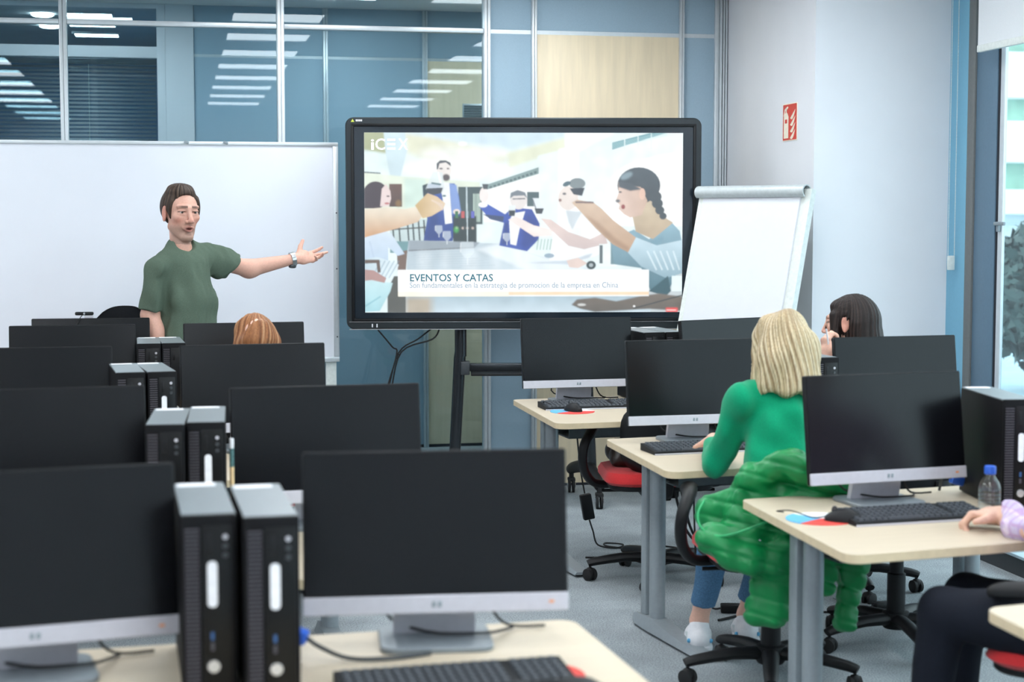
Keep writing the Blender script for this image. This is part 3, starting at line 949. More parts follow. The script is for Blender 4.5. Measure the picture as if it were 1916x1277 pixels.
TVX, TVY, TVZ = 1.855, 8.83, 1.561
tv = thing('interactive_display', 'large black interactive display on a wheeled stand showing a wine tasting slide', 'display', (TVX, TVY, 0), R_(-9.5))
TW, TH = 1.93, 1.147
def xz_prism(mb, out, y0, y1, bev=0.0):
    t = MB().prism(out, 0, y1 - y0, bev)
    return mb.add([(p[0], y1 - p[2], p[1]) for p in t.v], t.f)
fr_ = MB()
xz_prism(fr_, rrect(-TW / 2, TW / 2, TVZ - TH / 2, TVZ + TH / 2, 0.045), 0.0, 0.09, 0.006)
obj('body', fr_, M['tv_frame'], tv)
AW, AH, AZ = 1.727, 0.973, TVZ + 0.005
obj('glass_border', xz_prism(MB(), rrect(-0.92, 0.92, TVZ - 0.515, TVZ + 0.525, 0.01), -0.004, 0.02, 0.002), M['tv_border'], tv)
bar = MB()
for x0, x1, za, zb in ((-0.93, 0.93, TVZ + 0.525, TVZ + 0.54), (-0.93, 0.93, TVZ - 0.53, TVZ - 0.515), (-0.935, -0.92, TVZ - 0.53, TVZ + 0.54), (0.92, 0.935, TVZ - 0.53, TVZ + 0.54)):
    bar.span(x0, x1, -0.010, 0.01, za, zb, 0.002)
obj('touch_bezel', bar, M['black'], tv)
obj('bottom_trim', MB().span(-0.95, 0.95, -0.004, 0.004, TVZ - 0.534, TVZ - 0.531).span(-0.95, 0.95, -0.006, 0.006, TVZ - 0.575, TVZ - 0.571), M['chrome'], tv)
for x in (-0.825, -0.80):
    obj('indicator', MB().box((x, -0.004, TVZ - 0.553), (0.006, 0.006, 0.018)), M['label_white'], tv)
# lit picture: a fine grid that carries the colours
gx = np.linspace(-AW / 2, AW / 2, PW)
gz = np.linspace(AZ + AH / 2, AZ - AH / 2, PH)
GX, GZ = np.meshgrid(gx, gz)
co = np.stack([GX, np.full_like(GX, -0.0055), GZ], -1).reshape(-1, 3)
I = np.arange(PH * PW).reshape(PH, PW)
quads = np.stack([I[:-1, :-1], I[1:, :-1], I[1:, 1:], I[:-1, 1:]], -1).reshape(-1, 4)
def np_mesh(name, co, quads, cols=None, smooth=False):
    me = bpy.data.meshes.new(name)
    me.vertices.add(len(co))
    me.vertices.foreach_set('co', np.ascontiguousarray(co, np.float32).ravel())
    k = quads.shape[1]
    me.loops.add(len(quads) * k)
    me.loops.foreach_set('vertex_index', np.ascontiguousarray(quads, np.int32).ravel())
    me.polygons.add(len(quads))
    me.polygons.foreach_set('loop_start', np.arange(0, len(quads) * k, k, dtype=np.int32))
    if smooth:
        me.polygons.foreach_set('use_smooth', np.ones(len(quads), bool))
    me.update(calc_edges=True)
    if cols is not None:
        at_ = me.color_attributes.new('Col', 'FLOAT_COLOR', 'POINT')
        c4 = np.ones((len(co), 4), np.float32)
        c4[:, :3] = cols
        at_.data.foreach_set('color', c4.ravel())
    return me
sc_ = link_mesh('screen', np_mesh('screen', co, quads, pic_.reshape(-1, 3)), emit('lit_slide', (1, 1, 1), 0.54, 'Col'), tv)
sc_['label'] = 'lit slide of people toasting with wine'

def text_mesh(name, body, size, x, z, m, parent, y=-0.0068, width=None, spacing=1.0, align='LEFT', bold=0.0):
    cu = bpy.data.curves.new(name, 'FONT')
    cu.body = body
    cu.size = size
    cu.space_character = spacing
    cu.align_x = align
    cu.offset = bold
    cu.resolution_u = 3
    tmp = bpy.data.objects.new(name, cu)
    COL.objects.link(tmp)
    bpy.context.view_layer.update()
    me = bpy.data.meshes.new_from_object(tmp.evaluated_get(bpy.context.evaluated_depsgraph_get()))
    bpy.data.objects.remove(tmp)
    xs = [v.co.x for v in me.vertices]
    sx = width / (max(xs) - min(xs)) if width else 1.0
    for v in me.vertices:
        a, b = v.co.x * sx, v.co.y
        v.co = (x + a, y, z + b)
    me.materials.clear()
    return link_mesh(name, me, m, parent)
def tvx(px):
    return (px - 981.5) / 595.0 * AW
def tvz(py):
    return AZ + AH / 2 - (py - 250.4) / 334.6 * AH
M['txt_teal'] = emit('teal_lettering', srgb(28, 92, 108), 0.5)
M['txt_grey'] = emit('grey_lettering', srgb(128, 148, 164), 0.5)
M['txt_white'] = emit('white_lettering', srgb(250, 252, 252), 0.5)
text_mesh('slide_title', 'EVENTOS Y CATAS', 0.055, tvx(767), tvz(526.5), M['txt_teal'], tv, width=tvx(922) - tvx(767), bold=0.0006)
text_mesh('slide_subtitle', 'Son fundamentales en la estrategia de promocion de la empresa en China', 0.044, tvx(767), tvz(539), M['txt_grey'], tv, width=tvx(1158) - tvx(767))
text_mesh('logo_letter', 'i', 0.085, tvx(695), tvz(282), M['txt_white'], tv, width=0.016, bold=0.001)
text_mesh('logo_letter', 'C', 0.085, tvx(704), tvz(282), M['txt_white'], tv, width=0.052, bold=0.001)
text_mesh('logo_letter', 'X', 0.085, tvx(748), tvz(282), M['txt_white'], tv, width=0.052, bold=0.001)
e_ = MB()
for k in range(3):
    e_.span(tvx(727), tvx(742), -0.0072, -0.0066, tvz(282) + k * 0.0235, tvz(282) + k * 0.0235 + 0.011)
obj('logo_letter', e_, M['txt_white'], tv, smooth=False)
# maker's mark on the frame
lm = MB()
lm.add([(-0.935, -0.001, TVZ + 0.548), (-0.915, -0.001, TVZ + 0.548), (-0.925, -0.001, TVZ + 0.564)], [(0, 1, 2)])
obj('frame_mark', lm, mat('mark_lime', srgb(196, 205, 70), 0.5), tv, smooth=False)
fl_ = MB()
for k in range(4):
    fl_.span(-0.908 + k * 0.009, -0.901 + k * 0.009, -0.0012, 0.0, TVZ + 0.551, TVZ + 0.561, 0.0005)
obj('frame_lettering', fl_, M['label_white'], tv)
# wheeled stand
def local_tv(p):
    a = R_(9.5)
    x, y = p[0] - TVX, p[1] - TVY
    return (x * math.cos(a) - y * math.sin(a), x * math.sin(a) + y * math.cos(a), p[2])
for s in (-1, 1):
    mb = MB().tube([(s * 0.345, 0.13, TVZ + 0.3), (s * 0.345, 0.13, 0.90), (s * 0.35, 0.135, 0.82), (s * 0.385, 0.17, 0.17)], [0.028, 0.028, 0.028, 0.026], 14, smooth=3, flat=(0.95, 1.2))
    obj('stand_pole', mb, M['pole'], tv)
    obj('wall_bracket', MB().span(s * 0.345 - 0.03, s * 0.345 + 0.03, 0.091, 0.125, TVZ - 0.3, TVZ + 0.3, 0.004), M['black'], tv)
    F0, F1 = np.array([s * 0.415, -0.05, 0.0]), np.array([s * 0.295, 0.52, 0.0])
    fp = lambda t, z: F0 + (F1 - F0) * t + np.array([0, 0, z])
    ft = obj('stand_foot', MB().tube([fp(0.0, 0.125), fp(0.12, 0.15), fp(0.3, 0.19), fp(0.5, 0.195), fp(0.85, 0.16), fp(1.0, 0.135)], [0.03, 0.034, 0.036, 0.036, 0.034, 0.03], 12, smooth=3), M['black'], tv)
    for t_ in (0.02, 0.98):
        cx_, y, _ = fp(t_, 0)
        c_ = MB()
        c_.lathe([(0.014, 0.08), (0.014, 0.14)], 10, (cx_, y, 0.0))
        c_.span(cx_ - 0.022, cx_ + 0.022, y - 0.03, y + 0.03, 0.066, 0.088, 0.006)
        for q in (-1, 1):
            c_.lathe([(0.02, -0.009), (0.043, -0.006), (0.043, 0.006), (0.02, 0.009)], 18, (cx_ + q * 0.012, y, 0.043), Matrix.Rotation(R_(90), 3, 'Y'))
        obj('caster', c_, M['rubber'], ft)
        h_ = MB()
        for q in (-1, 1):
            h_.lathe([(0.018, -0.003), (0.010, 0.003)], 12, (cx_ + q * 0.0225, y, 0.043), Matrix.Rotation(R_(90 * q), 3, 'Y'))
        obj('caster_hub', h_, M['chrome'], ft)
cb = MB().span(-0.3, 0.3, 0.11, 0.15, 0.745, 0.79, 0.006)
obj('crossbar', cb, M['pole'], tv)
obj('shelf', MB().span(-0.29, 0.29, -0.06, 0.13, 0.736, 0.748, 0.003), M['black'], tv)
for s in (-1, 1):
    obj('crossbar_clamp', MB().box((s * 0.32, 0.12, 0.765), (0.05, 0.07, 0.075), None, 0.006), M['dark_grey'], tv)
for k, (a, b, c, d) in enumerate((((-0.795, 0.0, 0.985), (-0.72, 0.03, 0.89), (-0.695, 0.04, 0.85), (-0.80, 0.06, 0.42)),
                                  ((-0.50, 0.06, 0.99), (-0.58, 0.05, 0.93), (-0.685, 0.045, 0.855), (-0.79, 0.06, 0.42)),
                                  ((-0.46, 0.06, 0.99), (-0.50, 0.04, 0.93), (-0.67, 0.045, 0.86), (-0.77, 0.06, 0.42)))):
    obj('cable', MB().tube([a, b, c, ((c[0] + d[0]) / 2 - 0.01, 0.05, 0.63), d, (d[0] + 0.1, 0.1, 0.02)], 0.0045, 6, smooth=5), M['rubber'], tv)
obj('cable_tie', MB().box((-0.69, 0.044, 0.85), (0.02, 0.02, 0.008), (0, 0.5, 0)), M['rubber'], tv)

# ------------------------------------------------------------------ flipchart easel
fl_c = np.array([2.935, 8.25, 0.0])
fc = thing('flipchart_easel', 'grey topped flipchart easel with a blank white pad leaning by the pillar', 'easel', fl_c, R_(-60))
fc.scale = (1.05, 1.05, 1.004)
TL = R_(13)
def fl_pt(x, h, off=0.0):            # a point on the sloping board: h metres along the slope from the floor
    return (x, h * math.sin(TL) - 0.36 - off * math.cos(TL), h * math.cos(TL) + off * math.sin(TL) * 0)
def slab(x0, x1, h0, h1, o0, o1):
    mb = MB()
    vs = []
    for o_ in (o0, o1):
        for x, h in ((x0, h0), (x1, h0), (x1, h1), (x0, h1)):
            vs.append((x, h * math.sin(TL) - 0.36 - o_ * math.cos(TL), h * math.cos(TL) + o_ * math.sin(TL)))
    return mb.add(vs, [(0, 3, 2, 1), (4, 5, 6, 7), (0, 1, 5, 4), (1, 2, 6, 5), (2, 3, 7, 6), (3, 0, 4, 7)])
HT = 1.78
obj('board', slab(-0.35, 0.35, 0.82, HT, -0.012, 0.0), M['flip_white'], fc, smooth=False)
obj('paper_pad', slab(-0.325, 0.30, 0.80, HT - 0.035, 0.001, 0.010), M['paper'], fc, smooth=False)
rl = MB()
prof = []
n_ = 14
for i in range(n_ + 1):
    a = R_(-60 + 270 * i / n_)
    prof.append((0.034 * math.cos(a), 0.034 * math.sin(a)))
c0 = (0, HT * math.sin(TL) - 0.36 - 0.012, HT * math.cos(TL) - 0.012)
inner = [(p[0] * 0.82, p[1] * 0.82) for p in prof]
sec = prof + inner[::-1]
m_ = len(sec)
vs = [(x, c0[1] - p[0], c0[2] + p[1]) for x in (-0.365, 0.335) for p in sec]
fs = [(i, (i + 1) % m_, m_ + (i + 1) % m_, m_ + i) for i in range(m_)] + [tuple(range(m_))[::-1], tuple(range(m_, 2 * m_))]
obj('clamp_bar', rl.add(vs, fs), M['flip_grey'], fc)
for x in (-0.345, 0.345):
    obj('side_rail', slab(x - 0.014, x + 0.014, 0.0, HT, -0.03, 0.004), M['flip_white'], fc, smooth=False)
obj('pen_tray', slab(-0.33, 0.33, 0.79, 0.805, 0.0, 0.06), M['flip_grey'], fc, smooth=False)
obj('rear_leg', MB().tube([(-0.1, c0[1] + 0.03, c0[2] - 0.03), (-0.1, 0.38, 0.0)], 0.014, 8), M['flip_white'], fc)

# ================================================================== DESKS
ZD = 0.725
def desk(label, far_left, yaw, length, depth, skew, group, legs=(0.12, None), rads=(0.03, 0.06, 0.06, 0.03), leg_y=None, cat='desk'):
    """origin: far left corner on the floor; +x along the far edge, -y towards the camera; skew widens the near left corner"""
    t = thing('desk', label, cat, (far_left[0], far_left[1], 0), yaw, group)
    out = [(0, 0), (skew, -depth), (length, -depth), (length, 0)]
    top = MB().prism(round_poly(out, [rads[0], rads[1], rads[2], rads[3]], 6), ZD - 0.026, ZD, 0.0015)
    # the rim faces take the edge band
    n = len(top.f)
    for i, f in enumerate(top.f):
        zs = [top.v[j][2] for j in f]
        if max(zs) - min(zs) > 0.01:
            top.m[i] = 1
    obj('desk_top', top, [M['desk'], M['desk_edge']], t)
    ly = leg_y if leg_y is not None else -0.16
    for x in (legs[0], length - 0.12):
        lg = MB().span(x - 0.022, x + 0.022, ly - 0.02, ly + 0.03, 0.05, ZD - 0.027, 0.006)
        obj('leg', lg, M['desk_leg'], t)
        obj('leg', MB().lathe([(0.031, 0.05), (0.031, ZD - 0.027)], 20, (x + 0.004, ly - 0.075, 0)), M['desk_leg'], t)
        ft = MB()
        prof = [(0.06, 0.018, 0.032), (-0.02, 0.045, 0.052), (-0.14, 0.05, 0.058), (-0.40, 0.045, 0.036), (-0.60, 0.040, 0.024)]
        vs, fs = [], []
        for y, hw, h in prof:
            yy_ = ly + 0.06 + y
            vs += [(x - hw, yy_, 0.012), (x + hw, yy_, 0.012), (x + hw * 0.7, yy_, h), (x - hw * 0.7, yy_, h)]
        for i in range(len(prof) - 1):
            for k in range(4):
                fs.append((i * 4 + k, i * 4 + (k + 1) % 4, (i + 1) * 4 + (k + 1) % 4, (i + 1) * 4 + k))
        fs += [(3, 2, 1, 0), tuple(len(vs) - 4 + k for k in range(4))]
        fs = [f[::-1] for f in fs]
        ft.add(vs, fs)
        fo = obj('foot', ft, M['desk_leg'], t, angle=25)
        for y in (0.04, -0.56):
            obj('glide', MB().lathe([(0.02, 0.0), (0.02, 0.014)], 12, (x, ly + 0.06 + y, 0)), M['rubber'], fo)
        obj('support_arm', MB().span(x - 0.02, x + 0.02, max(-depth + 0.09, -0.7), -0.06, ZD - 0.055, ZD - 0.0265, 0.003), M['dark_beam'], t)
    obj('beam', MB().span(legs[0] + 0.03, length - 0.15, -0.40, -0.36, ZD - 0.085, ZD - 0.035, 0.004), M['dark_beam'], t)
    tr = MB().span(legs[0] + 0.08, length - 0.2, -0.26, -0.08, 0.56, 0.566).span(legs[0] + 0.08, length - 0.2, -0.085, -0.08, 0.56, 0.64).span(legs[0] + 0.08, length - 0.2, -0.26, -0.255, 0.56, 0.61)
    obj('cable_tray', tr, M['dark_beam'], t, smooth=False)
    return t
GR = 'classroom computer desks'
DR = {}
DR['R1'] = desk('pale wood computer desk at the front, in front of the display stand', (1.57, 7.741), R_(5), 1.22, 0.95, -0.085, GR)
DR['R2'] = desk('pale wood computer desk where the blonde woman in green sits', (1.648, 6.281), R_(7), 1.65, 0.86, -0.11, GR)
DR['R3'] = desk('pale wood computer desk with the water bottle and the lilac sleeve', (1.705, 4.844), R_(8), 1.65, 0.86, -0.135, GR)
DR['R4'] = desk('pale wood desk corner at the bottom right, in front of the red seat', (1.759, 3.376), R_(8), 1.65, 0.86, -0.12, GR, rads=(0.05, 0.06, 0.06, 0.03))
# left-hand desks: far left corner is out of frame
def left_desk(label, xr_, yfar, yaw, length=2.0, depth=0.86):
    x0 = xr_ - length * math.cos(yaw)
    y0 = yfar - length * math.sin(yaw)
    return desk(label, (x0, y0), yaw, length, depth, 0.0, GR, legs=(0.12, None), rads=(0.03, 0.06, 0.06, 0.05))
left_desk('nearest pale wood desk, at the bottom left under the big blurred monitor', 0.835, 3.46, R_(3.0))
left_desk('pale wood desk of the second row from the camera on the left', 0.75, 4.86, R_(3.0))
left_desk('pale wood desk of the third row from the camera on the left', 0.66, 6.42, R_(2.0))
left_desk('pale wood desk of the fourth row on the left, by the brown-haired head', 0.62, 7.70, R_(1.0))
TD = desk("pale wood teacher's desk beside the presenter, before the whiteboard", (-1.62, 8.44), 0.0, 1.45, 0.62, 0.0, GR, leg_y=-0.12)

# ================================================================== MONITORS
MW, MH, CH = 0.538, 0.329, 0.036
def make_monitor():
    """origin on the desk under the middle of the top edge; the screen faces -y"""
    t = thing('monitor', '', 'monitor')
    tilt = R_(8)
    z_top = 0.40
    def T(mb):                              # lean the panel back about its top edge
        c, s = math.cos(tilt), math.sin(tilt)
        mb.v = [(x, y * c + z * s, z_top - y * s + z * c) for (x, y, z) in mb.v]
        return mb
    body = xz_prism(MB(), rrect(-MW / 2, MW / 2, -MH, 0, 0.006), 0.0, 0.022, 0.002)
    body.box((0, 0.03, -MH * 0.55), (0.34, 0.035, 0.2), None, 0.012)
    obj('housing', T(body), M['black'], t)
    obj('screen', T(xz_prism(MB(), rrect(-MW / 2 + 0.004, MW / 2 - 0.004, -MH + CH, -0.004, 0.003), -0.0015, 0.004)), M['screen_off'], t)
    ch_ = T(xz_prism(MB(), rrect(-MW / 2, MW / 2, -MH, -MH + CH, 0.003), -0.006, 0.004, 0.0015))
    chin = obj('chin', ch_, M['silver'], t)
    bd = MB()
    for k in range(2):
        bd.box((-0.006 + k * 0.012, -0.0065, -MH + CH / 2), (0.008, 0.002, 0.012), (0, 0.15, 0), 0.001)
    obj('badge', T(bd), M['alu_groove'], chin)
    obj('power_light', T(MB().box((MW / 2 - 0.035, -0.0065, -MH + CH / 2), (0.010, 0.002, 0.005))), mat('amber_led', srgb(235, 150, 90), 0.4), chin)
    nk = MB()
    vs, fs = [], []
    prof = [(0.085, 0.050, 0.010, 0.010), (0.085, 0.042, 0.04, 0.010), (0.082, 0.034, 0.09, 0.011), (0.06, 0.040, 0.16, 0.014), (0.05, 0.042, 0.30, 0.014)]
    for hw, y, z, th in prof:
        vs += [(-hw, y - th, z), (hw, y - th, z), (hw, y + th, z), (-hw, y + th, z)]
    for i in range(len(prof) - 1):
        for k in range(4):
            fs.append((i * 4 + k, i * 4 + (k + 1) % 4, (i + 1) * 4 + (k + 1) % 4, (i + 1) * 4 + k))
    fs += [(3, 2, 1, 0), tuple(len(vs) - 4 + k for k in range(4))]
    obj('neck', nk.add(vs, fs), M['silver'], t, angle=30)
    obj('stand_base', MB().prism(rrect(-0.115, 0.115, -0.085, 0.115, 0.03), 0.0, 0.012, 0.002), M['stand_grey'], t)
    cb_ = MB().tube([(0.09, 0.05, 0.15), (0.12, 0.07, 0.06), (0.16, 0.09, 0.012), (0.24, 0.10, 0.006)], 0.0032, 6, smooth=4)
    cb_.tube([(-0.06, 0.05, 0.15), (-0.10, 0.08, 0.05), (-0.02, 0.02, 0.02), (0.10, 0.0, 0.018), (0.17, 0.09, 0.006)], 0.0032, 6, smooth=4)
    obj('cable', cb_, M['rubber'], t)
    return t
M['stand_grey'] = mat('stand_grey', srgb(128, 136, 142), 0.35, metal=0.2)
MON = make_monitor()
_first = [True]
def monitor(x, y, yaw, label, dz=0.0, group='computer monitors'):
    o = MON if _first[0] else copy_tree(MON)
    _first[0] = False
    o.location = (x, y, ZD)
    o.rotation_euler = (0, 0, R_(yaw))
    o['label'] = label
    o['group'] = group
    return o
monitor(0.511, 3.315, -5.0, 'largest blurred black monitor in the foreground, left of the aisle')
monitor(-0.276, 3.21, 9.0, 'blurred black monitor cut off at the bottom left corner')
monitor(0.409, 4.667, 3.7, 'black monitor right behind the largest foreground monitor')
monitor(-0.360, 4.75, 5.5, 'black monitor at the left edge, left of the second pair of computers')
monitor(0.277, 6.247, 4.0, 'greyish monitor directly in front of the brown-haired head')
monitor(-0.505, 6.25, 2.0, 'black monitor at the left edge, left of the third pair of computers')
monitor(0.295, 7.526, 3.5, 'far monitor that the brown-haired person looks at')
monitor(-0.450, 7.499, 2.0, 'dark monitor with a reddish sheen, just before the webcam')
l5 = monitor(-0.396, 7.99, -1.0, 'monitor with a webcam on top, beside the presenter')
monitor(1.843, 7.574, 2.6, 'black monitor on the front right desk, before the display')
monitor(1.957, 6.145, 2.0, 'grey monitor left of the blonde woman')
monitor(2.102, 4.690, 7.2, 'black monitor nearest on the right, beside the water bottle')
monitor(2.505, 7.36, 22.0, 'turned monitor under the flipchart, behind the blonde hair')
monitor(2.802, 6.148, 4.5, 'bluish reflecting monitor in front of the dark-haired woman')

# ================================================================== COMPUTERS
def make_pc(kind):
    """small tower standing upright; origin at the middle of its front foot line, front faces -y"""
    t = thing('desktop_computer', '', 'computer')
    W, H, D = 0.1, 0.335, 0.375
    obj('case', MB().span(-W / 2, W / 2, 0.012, D, 0.004, H - 0.004, 0.003), M['pc_case'], t)
    top = MB().prism(rrect(-W / 2 + 0.001, W / 2 - 0.001, 0.014, D - 0.002, 0.004), H - 0.004, H, 0.001)
    obj('top_cover', top, M['pc_top'], t)
    obj('rear_label', MB().prism(rrect(-W / 2 + 0.006, W / 2 - 0.018, D - 0.045, D - 0.012, 0.006), H, H + 0.0012), M['label_white'], t)
    front = obj('front_panel', MB().span(-W / 2, W / 2, 0.0, 0.013, 0.002, H, 0.004), M['pc_case'], t)
    rib = MB()
    for k in range(38):
        rib.box((-0.031, -0.0005, 0.02 + k * 0.0078), (0.026, 0.004, 0.0036), None, 0)
    stuff(obj('vent_ribs', rib, M['pc_rib'], front, smooth=False))
    obj('recess', MB().span(-0.012, 0.043, -0.0012, 0.004, 0.02, 0.315, 0.001), M['pc_dark'], front)
    obj('drive_slot', MB().span(-0.006, 0.004, -0.0024, 0.004, 0.262, 0.300, 0.001), M['black'], front)
    if kind != 'plain':
        z1 = 0.245 if kind == 'low' else 0.262
        lab = obj('label_sticker', MB().prism(rrect(-0.004, 0.014, -0.04, 0.045, 0.008), 0, 0.0008), M['label_white'], front)
        lab.rotation_euler = (R_(90), 0, 0)
        lab.location = (0, -0.0012, 0.19 if kind == 'low' else 0.205)
    for k in range(3):
        obj('port', MB().lathe([(0.0055, -0.002), (0.0045, 0.0022)], 12, (0.029, -0.0014, 0.294 - k * 0.017), Matrix.Rotation(R_(90), 3, 'X')), M['silver'] if k == 0 else M['dark_grey'], front)
    for k in range(2):
        obj('usb_port', MB().box((0.004 + 0.010 * 0, -0.002, 0.112 - k * 0.02), (0.006, 0.003, 0.014)), mat('usb_blue', srgb(50, 90, 140), 0.4) if k == 0 else M['pc_rib'], front)
    obj('badge', MB().lathe([(0.0125, -0.003), (0.0125, 0.0), (0.011, 0.0018)], 20, (0.006, -0.0012, 0.055), Matrix.Rotation(R_(90), 3, 'X')), M['chrome'], front)
    return t
PCS = {k: make_pc(k) for k in ('label', 'low', 'plain')}
_used = {}
def pc(x, y, yaw, kind, label):
    o = PCS[kind] if kind not in _used else copy_tree(PCS[kind])
    _used[kind] = 1
    o.location = (x, y, ZD)
    o.rotation_euler = (0, 0, R_(yaw))
    o['label'] = label
    o['group'] = 'desktop computers'
    return o
pc(0.051, 3.022, 2.0, 'label', 'nearest pair of black computers, the left tower')
pc(0.162, 2.980, 2.0, 'label', 'nearest pair of black computers, the right tower')
pc(-0.036, 4.370, -3.0, 'plain', 'second pair of computers from the camera, the left tower')
pc(0.070, 4.400, -2.0, 'label', 'second pair of computers from the camera, the right tower')
pc(-0.160, 5.873, 6.0, 'plain', 'third pair of computers, the left tower')
pc(-0.053, 5.882, 8.0, 'label', 'third pair of computers, the right tower with white sticker')
pc(-0.119, 7.20, 1.5, 'plain', 'farthest pair on the left, the tower below the presenter hand')
pc(-0.015, 7.21, 3.5, 'plain', 'farthest pair on the left, the tower nearest the brown-haired head')
pc(2.440, 4.475, -7.5, 'low', 'large tower computer at the right edge behind the bottle')
pc(2.445, 5.97, 4.0, 'plain', 'tower computer between the blonde hair and the plaid sleeve')
pc(2.187, 7.43, 5.0, 'plain', 'left of two computers half hidden on the front right desk')
pc(2.292, 7.44, 5.0, 'plain', 'right of two computers half hidden on the front right desk')

# ================================================================== KEYBOARDS, MICE, PADS
def make_keyboard():
    """origin in the middle on the desk; front edge towards -y"""
    t = thing('keyboard', '', 'keyboard')
    KW, KD = 0.44, 0.155
    vs = [(-KW / 2, -KD / 2, 0.0), (KW / 2, -KD / 2, 0.0), (KW / 2, KD / 2, 0.0), (-KW / 2, KD / 2, 0.0),
          (-KW / 2, -KD / 2, 0.012), (KW / 2, -KD / 2, 0.012), (KW / 2, KD / 2, 0.026), (-KW / 2, KD / 2, 0.026)]
    obj('body', MB().add(vs, [(3, 2, 1, 0), (4, 5, 6, 7), (0, 1, 5, 4), (1, 2, 6, 5), (2, 3, 7, 6), (3, 0, 4, 7)]), M['black_soft'], t, smooth=False)
    obj('rim', MB().span(-KW / 2 - 0.002, KW / 2 + 0.002, -KD / 2 - 0.003, -KD / 2 + 0.002, 0.0, 0.006, 0.001), M['silver'], t)
    ks = MB()
    for r in range(6):
        y = 0.058 - r * 0.0225 - (0.004 if r else 0)
        zb = 0.012 + 0.014 * (y + KD / 2) / KD
        x = -KW / 2 + 0.012
        while x < KW / 2 - 0.02:
            w_ = 0.11 if (r == 5 and -0.13 < x < -0.10) else 0.0165
            if not (0.095 < x < 0.105 or 0.145 < x < 0.152):
                a = [(x, y - 0.0085), (x + w_, y - 0.0085), (x + w_, y + 0.0085), (x, y + 0.0085)]
                b = [(x + 0.002, y - 0.006), (x + w_ - 0.002, y - 0.006), (x + w_ - 0.002, y + 0.007), (x + 0.002, y + 0.007)]
                vs = [(p[0], p[1], zb) for p in a] + [(p[0], p[1], zb + 0.007) for p in b]
                ks.add(vs, [(4, 5, 6, 7), (0, 1, 5, 4), (1, 2, 6, 5), (2, 3, 7, 6), (3, 0, 4, 7)])
            x += w_ + 0.0025
    stuff(obj('keys', ks, M['key'], t, smooth=False))
    return t
KB = make_keyboard()
_kf = [True]
def keyboard(x, y, yaw, label):
    o = KB if _kf[0] else copy_tree(KB)
    _kf[0] = False
    o.location = (x, y, ZD)
    o.rotation_euler = (0, 0, R_(yaw))
    o['label'] = label
    o['group'] = 'black keyboards'
def make_mouse():
    t = thing('computer_mouse', '', 'mouse')
    mb = MB()
    vs, fs = [], []
    n, m = 12, 10
    for i in range(m + 1):
        u = i / m
        y = -0.055 + 0.11 * u
        hw = 0.031 * (math.sin(math.pi * (0.04 + 0.92 * u)) ** 0.45)
        h = 0.036 * (math.sin(math.pi * (0.05 + 0.9 * u ** 0.85)) ** 0.6)
        for k in range(n + 1):
            a = math.pi * k / n
            vs.append((hw * math.cos(a), y, 0.001 + h * math.sin(a)))
    for i in range(m):
        for k in range(n):
            fs.append((i * (n + 1) + k, i * (n + 1) + k + 1, (i + 1) * (n + 1) + k + 1, (i + 1) * (n + 1) + k))
    fs.append(tuple(range(n + 1))[::-1])
    fs.append(tuple(m * (n + 1) + k for k in range(n + 1)))
    obj('shell', mb.add(vs, [f[::-1] for f in fs]), M['black'], t)
    obj('wheel', MB().lathe([(0.008, -0.004), (0.008, 0.004)], 12, (0, 0.028, 0.034), Matrix.Rotation(R_(90), 3, 'Y')), M['dark_grey'], t)
    obj('cable', MB().tube([(0, 0.053, 0.010), (-0.01, 0.09, 0.006), (-0.06, 0.14, 0.03), (-0.03, 0.19, 0.02), (0.05, 0.19, 0.004)], 0.002, 6, smooth=5), M['rubber'], t)
    return t
MS = make_mouse()
_mf = [True]
def mouse(x, y, yaw, label, z=0.003):
    o = MS if _mf[0] else copy_tree(MS)
    _mf[0] = False
    o.location = (x, y, ZD + z)
    o.rotation_euler = (0, 0, R_(yaw))
    o['label'] = label
    o['group'] = 'black mice'
def make_pad():
    t = thing('mouse_pad', '', 'mouse pad')
    r = 0.1
    for nm, a0, a1, m in (('blue_sector', 150, 300, M['pad_blue']), ('red_sector', 225, 375, M['pad_red']), ('white_sector', 15, 150, M['pad_white'])):
        if nm == 'blue_sector':
            a0, a1 = 120, 215
        if nm == 'red_sector':
            a0, a1 = 215, 355
        if nm == 'white_sector':
            a0, a1 = -5, 120
        o_ = [(0, 0)] + [(r * math.cos(R_(a0 + (a1 - a0) * k / 16)), r * math.sin(R_(a0 + (a1 - a0) * k / 16))) for k in range(17)]
        obj(nm, MB().prism(o_, 0, 0.0025), m, t, smooth=False)
    return t
PD = make_pad()
_pf = [True]
def pad(x, y, label, rz=0):
    o = PD if _pf[0] else copy_tree(PD)
    _pf[0] = False
    o.location = (x, y, ZD)
    o.rotation_euler = (0, 0, R_(rz))
    o['label'] = label
    o['group'] = 'round mouse pads'
keyboard(0.50, 2.985, 3.0, 'blurred keyboard at the bottom edge under the largest monitor')
keyboard(-0.36, 2.90, 9.0, 'dark keyboard at the bottom left corner')
keyboard(1.845, 7.345, 2.0, 'keyboard on the front right desk')
keyboard(1.925, 5.90, 5.0, 'keyboard under the left hand of the woman in green')
keyboard(2.085, 4.435, 5.0, 'keyboard beside the hand in the lilac sleeve')
keyboard(2.80, 5.92, 6.0, 'keyboard in front of the bluish reflecting monitor')
pad(1.735, 7.20, 'round mouse pad on the front right desk')
pad(1.818, 4.475, 'round blue and red mouse pad at the near right desk')
pad(0.655, 3.03, 'round red and white mouse pad at the bottom edge', 120)
mouse(1.74, 7.205, 20, 'black mouse on the pad of the front right desk')
mouse(1.868, 4.42, 55, 'black mouse on the pad beside the near right keyboard')

